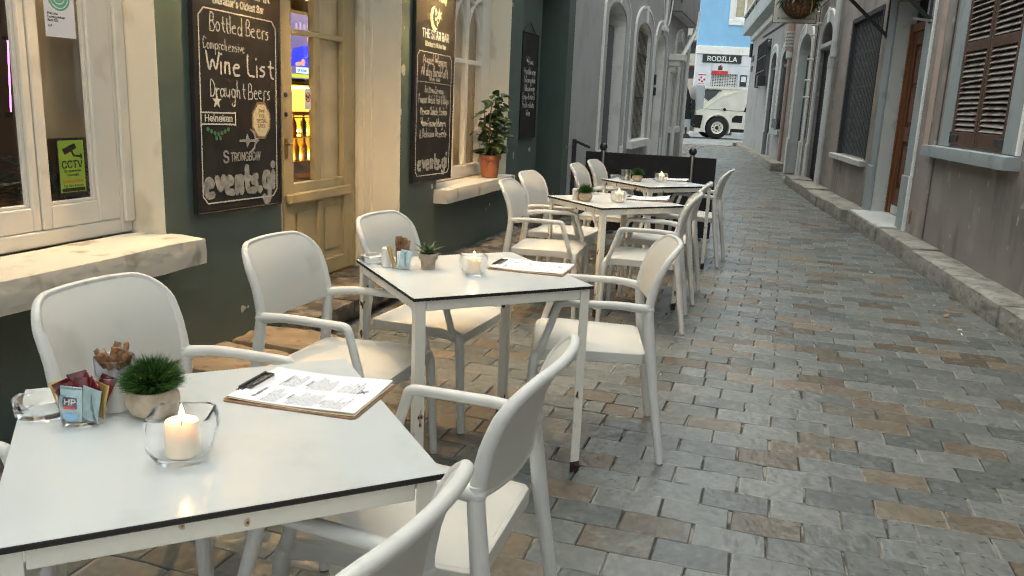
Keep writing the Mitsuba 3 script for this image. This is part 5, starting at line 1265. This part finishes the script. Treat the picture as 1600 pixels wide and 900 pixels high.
for k in range(420):
    a, q = r.uniform(0, 6.283), .30 * math.sqrt(r.random())
    o = np.array([q * math.cos(a), q * math.sin(a), .30 + r.random() * .08])
    lv.append(orient(leaf(r.uniform(.10, .22), r.uniform(.016, .034), .7), o, a + r.normal(0, .5), r.uniform(-.3, 1.2), r.normal(0, .4)))
for k in range(40):
    a = r.uniform(0, 6.283); q = r.uniform(.25, .45)
    m = trimesh.creation.icosphere(1, r.uniform(.014, .024)); fw.append(move(m, q * math.cos(a), q * math.sin(a), .34 + r.random() * .25))
part(hb, 'foliage', move(cat(*lv), *bp), 'm_green_leaf', kind='stuff', smooth=True); part(hb, 'flowers', move(cat(*fw), *bp), 'm_flower', kind='stuff', smooth=True)
part(hb, 'bracket', RW(cat(tube([[11.75, 0, 4.34], [11.75, .56, 4.34]], .016, 8), tube([[11.75, 0, 3.95], [11.75, .40, 4.33]], .012, 8), box(11.71, 11.79, 0, .012, 3.9, 4.4, .003))), 'm_iron', smooth=40)
part(hb, 'trailing_stem', move(cat(tube([[.12, -.34, .36], [.13, -.36, .2], [.12, -.35, .06]], .012, 6), tube([[0, 0, .3], [0, 0, 1.2]], .006, 5)), *bp), 'm_limeleaf', smooth=True)

# ================================================================== RIGHT: THE SECOND GREY HOUSE
g2 = thing('far_grey_house', 'smooth grey rendered house with an iron grille and blue grey balcony beyond the sign', 'house')
Q1 = arch(16.9, 18.15, .95, 2.70, 2.98); Q2 = arch(19.6, 20.95, -.1, 2.74, 3.10); Q3 = sbox(21.9, 2.25, 25.0, 3.60)
part(g2, 'wall', wallsolid(RW, [(16.603, -.05), (29.8, -.05), (29.8, 5.9), (16.603, 5.9)], [Q1, Q2, Q3], .35), 'm_greywall')
part(g2, 'end_wall', RW(box(29.5, 29.796, -10, -.351, -.05, 5.9)), 'm_greywall')
for nm, (u0, u1, z0, zs, za) in (('window', (16.9, 18.15, .95, 2.70, 2.98)), ('door', (19.6, 20.95, 0, 2.74, 3.10))):
    k = numbered(g2 + '__' + nm); m = prism(arch(u0, u1, z0, zs, za), .02); m.apply_translation((0, 0, -.30)); scene[k] = mikit.ply(RF(m), 'm_slate')
    part(k, 'surround', arched_band(RW, u0, u1, z0, zs, za, .22, .001, .03), 'm_bluegrey')
    part(k, 'edge_moulding', arched_band(RW, u0 - .2, u1 + .2, z0, zs, za + .2, .04, .001, .042), 'm_whitetrim')
    for i in range(9): part(k, 'bar', RW(box(u0 + .05 + i * .14, u0 + .075 + i * .14, -.06, -.035, z0 + .02, zs + .2, .003)), 'm_iron')
    part(k, 'cross_bar', RW(box(u0, u1, -.065, -.03, zs - .12, zs - .04, .004)), 'm_iron')
    if nm == 'window': part(k, 'sill', RW(box(u0 - .25, u1 + .25, -.1, .12, z0 - .13, z0, .008)), 'm_bluegrey'); part(k, 'flower_guard', RW(cat(box(u0, u1, .1, .13, z0 + .02, z0 + .28, .004))), 'm_iron')
    else: part(k, 'plinth_block', RW(cat(box(u1 + .0, u1 + .27, .031, .06, 0, .8, .006), box(u0 - .27, u0, .031, .06, 0, .8, .006))), 'm_bluegrey')
gb = numbered(g2 + '__window'); scene[gb] = room(RW, 21.9, 25.0, 2.25, 3.6, -.352, -2.5); scene[gb] = mikit.ply(scene[gb], 'm_room')
part(gb, 'cage', RW(cat(*[box(21.85 + i * .31, 21.88 + i * .31, .12, .15, 2.2, 3.62, .003) for i in range(11)], *[box(21.84, 25.0, .118, .152, z, z + .04, .003) for z in (2.2, 2.65, 3.1, 3.58)], *[box(u, u + .03, .0, .12, z, z + .03) for u in (21.85, 24.95) for z in (2.2, 3.58)], box(22.0, 22.5, .06, .30, 2.2, 2.5, .01))), 'm_iron')
part(g2, 'cornice', RW(box(16.7, 29.79, .001, .12, 4.12, 4.32, .015)), 'm_paletrim')
bl = numbered(g2 + '__balcony'); scene[bl] = mikit.ply(RW(cat(box(17.2, 29.79, .002, .42, 4.33, 4.40, .008), box(17.2, 29.79, .39, .42, 4.40, 4.85, .004), box(29.76, 29.795, .002, .39, 4.40, 4.85, .004))), 'm_bluegrey')
part(bl, 'handrail', RW(box(17.2, 29.85, .36, .46, 5.02, 5.10, .012)), 'm_paletrim')
for i in range(22): part(bl, 'baluster', RW(box(17.3 + i * .58, 17.33 + i * .58, .39, .42, 4.85, 5.02, .003)), 'm_iron')
part(g2, 'wall_vent', RW(cat(box(28.2, 29.2, .001, .03, 3.28, 3.5, .004))), 'm_iron'); part(g2, 'wall_vent', RW(cat(box(28.5, 29.1, .001, .03, 2.92, 3.12, .004))), 'm_iron')
part(g2, 'conduit', RW(cat(tube([[16.8, .03, 3.72], [24.9, .03, 3.9]], .025, 6), tube(bend([[29.4, .06, 4.0], [29.4, .06, 3.5]], .1), .06, 8))), 'm_iron')

# ================================================================== THE FAR END
FE = Frame([0, 48.0, 0], [1.0, 0, 0], [0, 0, 1.0], [0, -1.0, 0])         # facade plane across the end of the alley: (x, up, towards us)
bb = thing('blue_building', 'sky blue building above a pale stone shop front at the end of the alley', 'building')
EW = sbox(11.75, 6.35, 13.0, 8.6)
m = prism(sbox(9.86, 4.9, 19.5, 12).difference(EW), .3); m.apply_translation((0, 0, -.3)); part(bb, 'wall', FE(m), 'm_bluewall')
part(bb, 'band', FE(box(9.84, 19.5, 4.45, 4.895, -.3, .10, .02)), 'm_whitetrim')
ws = numbered(bb + '__shop_front'); scene[ws] = mikit.ply(FE(cat(box(9.86, 10.78, -.05, 4.44, -.3, 0), box(12.30, 19.5, -.05, 4.44, -.3, 0), box(10.78, 12.30, 3.40, 4.44, -.3, 0))), 'm_shopwhite')
for i in range(8):
    for a, b in ((9.86, 10.76), (12.32, 14.2)):
        part(ws, 'stone_course', FE(box(a, b, .06 + .54 * i, .57 + .54 * i, .0, .03, .01)), 'm_shopwhite')
sh = part(bb, 'roller_shutter', FE(box(10.78, 12.30, 0, 3.40, -.22, -.2)), 'm_slate')
for i in range(16):
    part(sh, 'slat', FE(cat(box(10.8, 12.28, 2.02 + .085 * i, 2.05 + .085 * i, -.2, -.17, .003), *([box(10.85 + .14 * j, 10.89 + .14 * j, 2.05 + .085 * i, 2.105 + .085 * i, -.2, -.175) for j in range(11)]))), 'm_whitetrim')
wi = numbered(bb + '__window'); scene[wi] = mikit.ply(FE(cat(box(11.48, 11.75, 6.1, 8.7, .001, .08, .02), box(13.0, 13.27, 6.1, 8.7, .001, .08, .02), box(11.48, 13.27, 6.05, 6.345, .002, .12, .02))), 'm_whitetrim')
part(wi, 'frame', FE(cat(box(11.76, 11.86, 6.36, 8.55, -.12, -.06, .01), box(12.88, 12.99, 6.36, 8.55, -.12, -.06, .01), box(12.32, 12.43, 6.36, 8.55, -.12, -.06, .01), box(11.86, 12.88, 6.36, 6.5, -.12, -.07, .01))), 'm_whitetrim')
part(wi, 'pane', FE(grid(np.array([[[11.8, 6.4, -.09], [11.8, 8.5, -.09]], [[12.95, 6.4, -.09], [12.95, 8.5, -.09]]]))), 'm_pane')
part(wi, 'curtain', FE(box(11.75, 13.0, 6.35, 8.6, -.32, -.30)), 'm_curtain')
ss = thing('shop_sign', 'dark shop sign with white letters RODILLA over the shutter at the alley end', 'sign')
part(ss, 'board', FE(box(10.2, 12.38, 3.99, 4.42, .032, .10, .01)), 'm_fascia'); part(ss, 'lettering', FE(move(text('RODILLA', .26, True, .012, 1.72), 11.28, 4.08, .102)), 'm_white')
fg = thing('flag', 'white and red flag with a red castle hanging below the shop sign', 'flag')
def wavy(x0, x1, z0, z1, d, n=10):
    x = np.linspace(x0, x1, n); P = np.array([[[a, z, .06 + d + .015 * math.sin(9 * a)] for z in np.linspace(z0, z1, 4)] for a in x]); return FE(slab(P, P - np.array([0, 0, .004])))
part(fg, 'white_field', wavy(10.78, 11.70, 3.56, 3.97, 0), 'm_paper'); part(fg, 'red_band', wavy(10.78, 11.70, 3.35, 3.56, 0), 'm_red')
part(fg, 'castle', FE(move(prism(unary_union([sbox(-.12, .0, .12, .16), sbox(-.12, .14, -.06, .22), sbox(.06, .14, .12, .22), sbox(-.045, .14, .045, .27)]), .004), 11.24, 3.60, .08)), 'm_redfoil'); part(fg, 'key', FE(box(11.23, 11.25, 3.44, 3.60, .082, .086)), 'm_yellow')
ps = thing('wall_poster', 'white poster with red print on the shop wall left of the shutter', 'poster')
part(ps, 'sheet', FE(box(9.98, 10.55, 2.72, 3.46, .031, .045)), 'm_paper'); part(ps, 'print', FE(cat(*[move(prism(Point(x, z).buffer(.06), .003), 0, 0, .046) for x, z in ((10.12, 3.02), (10.28, 2.95), (10.40, 3.05), (10.22, 3.16))], box(10.05, 10.48, 3.28, 3.34, .046, .049), box(10.05, 10.40, 2.80, 2.83, .046, .049))), 'm_red')
sb = thing('small_notice', 'small dark framed notice right of the roller shutter', 'notice'); part(sb, 'frame', FE(box(12.42, 12.80, 2.75, 3.38, .031, .06, .008)), 'm_fascia'); part(sb, 'sheet', FE(box(12.47, 12.75, 3.0, 3.30, .0605, .063)), 'm_shopwhite')
br = thing('brick_building', 'orange brick building with pale balconies behind the left corner', 'building')
part(br, 'wall', FE(box(3.0, 12.3, -.05, 12, -9.5, -9.0)), 'm_brick')
for z in (2.6, 4.2, 5.8, 7.4):
    part(br, 'balcony', FE(cat(box(4.5, 12.2, z, z + .18, -9.0, -8.1, .02), box(4.5, 12.2, z + .18, z + .75, -8.16, -8.1, .01))), 'm_beige'); part(br, 'window', FE(box(10.6, 11.6, z + .8, z + 1.5, -9.0, -8.95, .01)), 'm_slate')
part(br, 'awning', FE(cat(box(4.5, 12.2, 2.2, 2.55, -8.9, -7.6, .02))), 'm_red'); part(br, 'shop_window', FE(box(4.5, 12.2, .2, 2.0, -9.0, -8.95)), 'm_slate')
rw = thing('right_corner_house', 'white shop house closing the square to the right of the alley', 'building'); part(rw, 'wall', FE(box(19.6, 30, -.05, 10, -.3, 3)), 'm_shopwhite')

# ---- the sweeper lorry
FT = Frame([0, 42.0, 0], [1.0, 0, 0], [0, -1.0, 0], [0, 0, 1.0])       # (x, towards us, up)
sv = thing('street_sweeper', 'cream and grey street sweeper lorry parked across the end of the alley', 'lorry')
def side(poly, n0, n1, matl, name, smooth=False):
    m = prism(poly, n1 - n0); m.apply_translation((0, 0, n0)); v = m.vertices
    return part(sv, name, FT(tm(np.stack([v[:, 0], v[:, 2], v[:, 1]], 1), m.faces[:, ::-1])), matl, smooth)
arch_w = Point(9.72, .55).buffer(.66, quad_segs=10)
side(Polygon([(8.62, .32), (8.62, 1.34), (9.0, 1.42), (11.16, 1.34), (11.22, 1.2), (11.05, .34)]).difference(arch_w), -1.0, 1.0, 'm_truck', 'lower_body')
side(Polygon([(8.98, 1.43), (8.98, 2.50), (11.22, 2.50), (11.31, 2.38), (11.22, 2.05), (10.98, 1.37)]).buffer(-.03).buffer(.03), -1.0, .90, 'm_truck', 'hopper')
side(Polygon([(8.62, 1.36), (8.60, 2.54), (8.97, 2.54), (8.97, 1.42)]), -.96, .90, 'm_truckgrey', 'engine_cover')
side(Polygon([(9.02, 1.44), (9.9, 2.06), (10.95, 2.44), (11.26, 2.36), (11.18, 2.05), (10.96, 1.38)]).buffer(-.02).buffer(.02), .90, .99, 'm_truck', 'hopper_side')
side(Polygon([(9.0, 1.95), (9.0, 2.35), (9.75, 2.36), (9.55, 2.1), (9.2, 1.8)]), .90, .93, 'm_slate', 'side_louvre')
side(Polygon([(9.0, 2.40), (9.0, 2.50), (11.15, 2.50), (11.18, 2.42)]), .905, .97, 'm_truck', 'top_rail')
side(LineString([(9.05, 1.50), (9.85, 2.04), (10.95, 2.42)]).buffer(.035), .98, 1.02, 'm_truck', 'hopper_rib')
side(unary_union([Point(9.12, 2.32).buffer(.06).difference(Point(9.12, 2.32).buffer(.035)), sbox(9.24, 2.29, 9.8, 2.34)]), .932, .94, 'm_ink', 'maker_mark')
side(Polygon([(8.60, .52), (8.60, 1.12), (8.98, 1.12), (8.90, .5)]), 1.0, 1.02, 'm_black', 'front_vent')
side(Polygon([(10.42, .84), (10.42, 1.02), (10.55, 1.16), (10.92, 1.16), (10.90, .82)]), 1.0, 1.02, 'm_black', 'tool_recess')
side(Polygon([(11.14, .40), (11.28, 1.3), (11.34, 2.38), (11.44, 2.30), (11.38, 1.5), (11.24, .36)]), -.95, .95, 'm_black', 'tailgate_seal')
side(Point(10.0, 1.43).buffer(.07), .99, 1.06, 'm_black', 'catch')
side(sbox(10.35, .36, 11.05, .52), 1.0, 1.02, 'm_rubber', 'rear_skirt')
side(arch_w.buffer(.0).intersection(sbox(8, .3, 12, 2)).difference(Point(9.72, .55).buffer(.60)), .9, 1.06, 'm_truck', 'wheel_arch')
def wheel(x, n):
    w = part(sv, 'wheel', FT(move_y(lathe([(.30, -.17), (.47, -.16), (.535, -.10), (.545, 0), (.535, .10), (.47, .16), (.30, .17)], 32), x, n, .545)), 'm_rubber', smooth=40)
    part(w, 'rim', FT(move_y(lathe([(0, .10), (.10, .11), (.12, .06), (.25, .05), (.30, .165), (.32, .165), (.29, -.1), (0, -.1)], 28), x, n, .545)), 'm_truck', smooth=35)
    part(w, 'hub', FT(move_y(lathe([(0, .15), (.08, .14), (.10, .10)], 16), x, n, .545)), 'm_iron', smooth=35)
    part(w, 'wheel_nut', FT(cat(*[move_y(lathe([(.0, .075), (.03, .075), (.03, .055)], 8), x + .18 * math.cos(a), n, .545 + .18 * math.sin(a)) for a in np.arange(8) * math.pi / 4])), 'm_iron')
def move_y(m, x, n, z):
    v = m.vertices; return tm(np.stack([v[:, 0] + x, v[:, 2] + n, v[:, 1] + z], 1), m.faces[:, ::-1])
wheel(9.72, .88); wheel(9.72, -.88); wheel(6.6, .88); wheel(6.6, -.88)
side(Polygon([(5.4, .35), (5.35, 1.1), (5.7, 2.3), (6.1, 2.5), (8.1, 2.5), (8.35, 1.9), (8.45, .9), (8.3, .3)]).buffer(-.15).buffer(.15), -.92, .92, 'm_cabglass', 'cab')
side(Polygon([(5.4, .3), (5.4, .9), (8.42, .9), (8.4, .3)]), -.94, .94, 'm_truckgrey', 'cab_skirt')
part(sv, 'hose', FT(cat(*[tube(chaikin([[8.3, .95, 1.9 - .2 * k], [8.55, 1.1, 1.7 - .2 * k], [8.4, 1.05, 1.3 - .2 * k], [8.6, 1.0, 1.0 - .15 * k]], 2), .05, 7) for k in range(4)])), 'm_rubber', smooth=True)
part(sv, 'mirror', FT(cat(box(8.35, 8.5, 1.1, 1.16, 1.5, 1.85, .02), tube([[8.3, .9, 1.6], [8.42, 1.12, 1.65]], .02, 6))), 'm_black')
part(sv, 'side_brush', FT(cat(tube([[8.2, 1.0, .5], [8.2, 1.05, .2]], .05, 8), move(lathe([(0, .2), (.12, .2), (.28, .01), (0, .01)], 18), 8.2, 1.05, 0))), 'm_rubber')

# ---- litter on the street
for x, y, a in ((3.02, 5.35, .3), (2.98, 5.22, 1.2), (3.20, 6.05, .8), (3.26, 7.3, 2.0)):
    solo('cigarette_butt', move(tube([[0, 0, .009], [.034, 0, .009]], .0042, 8), x, y, 0, a), 'm_white', 'white cigarette butt lying on the paving near the right-hand kerb', 'cigarette butt', group='cigarette butts by the kerb')
solo('dead_leaf', move(leaf(.07, .02, -.2), 3.12, 5.72, .006, .8), 'm_brownfoil', 'dry brown leaf on the paving beside the kerb', 'leaf', smooth=True)
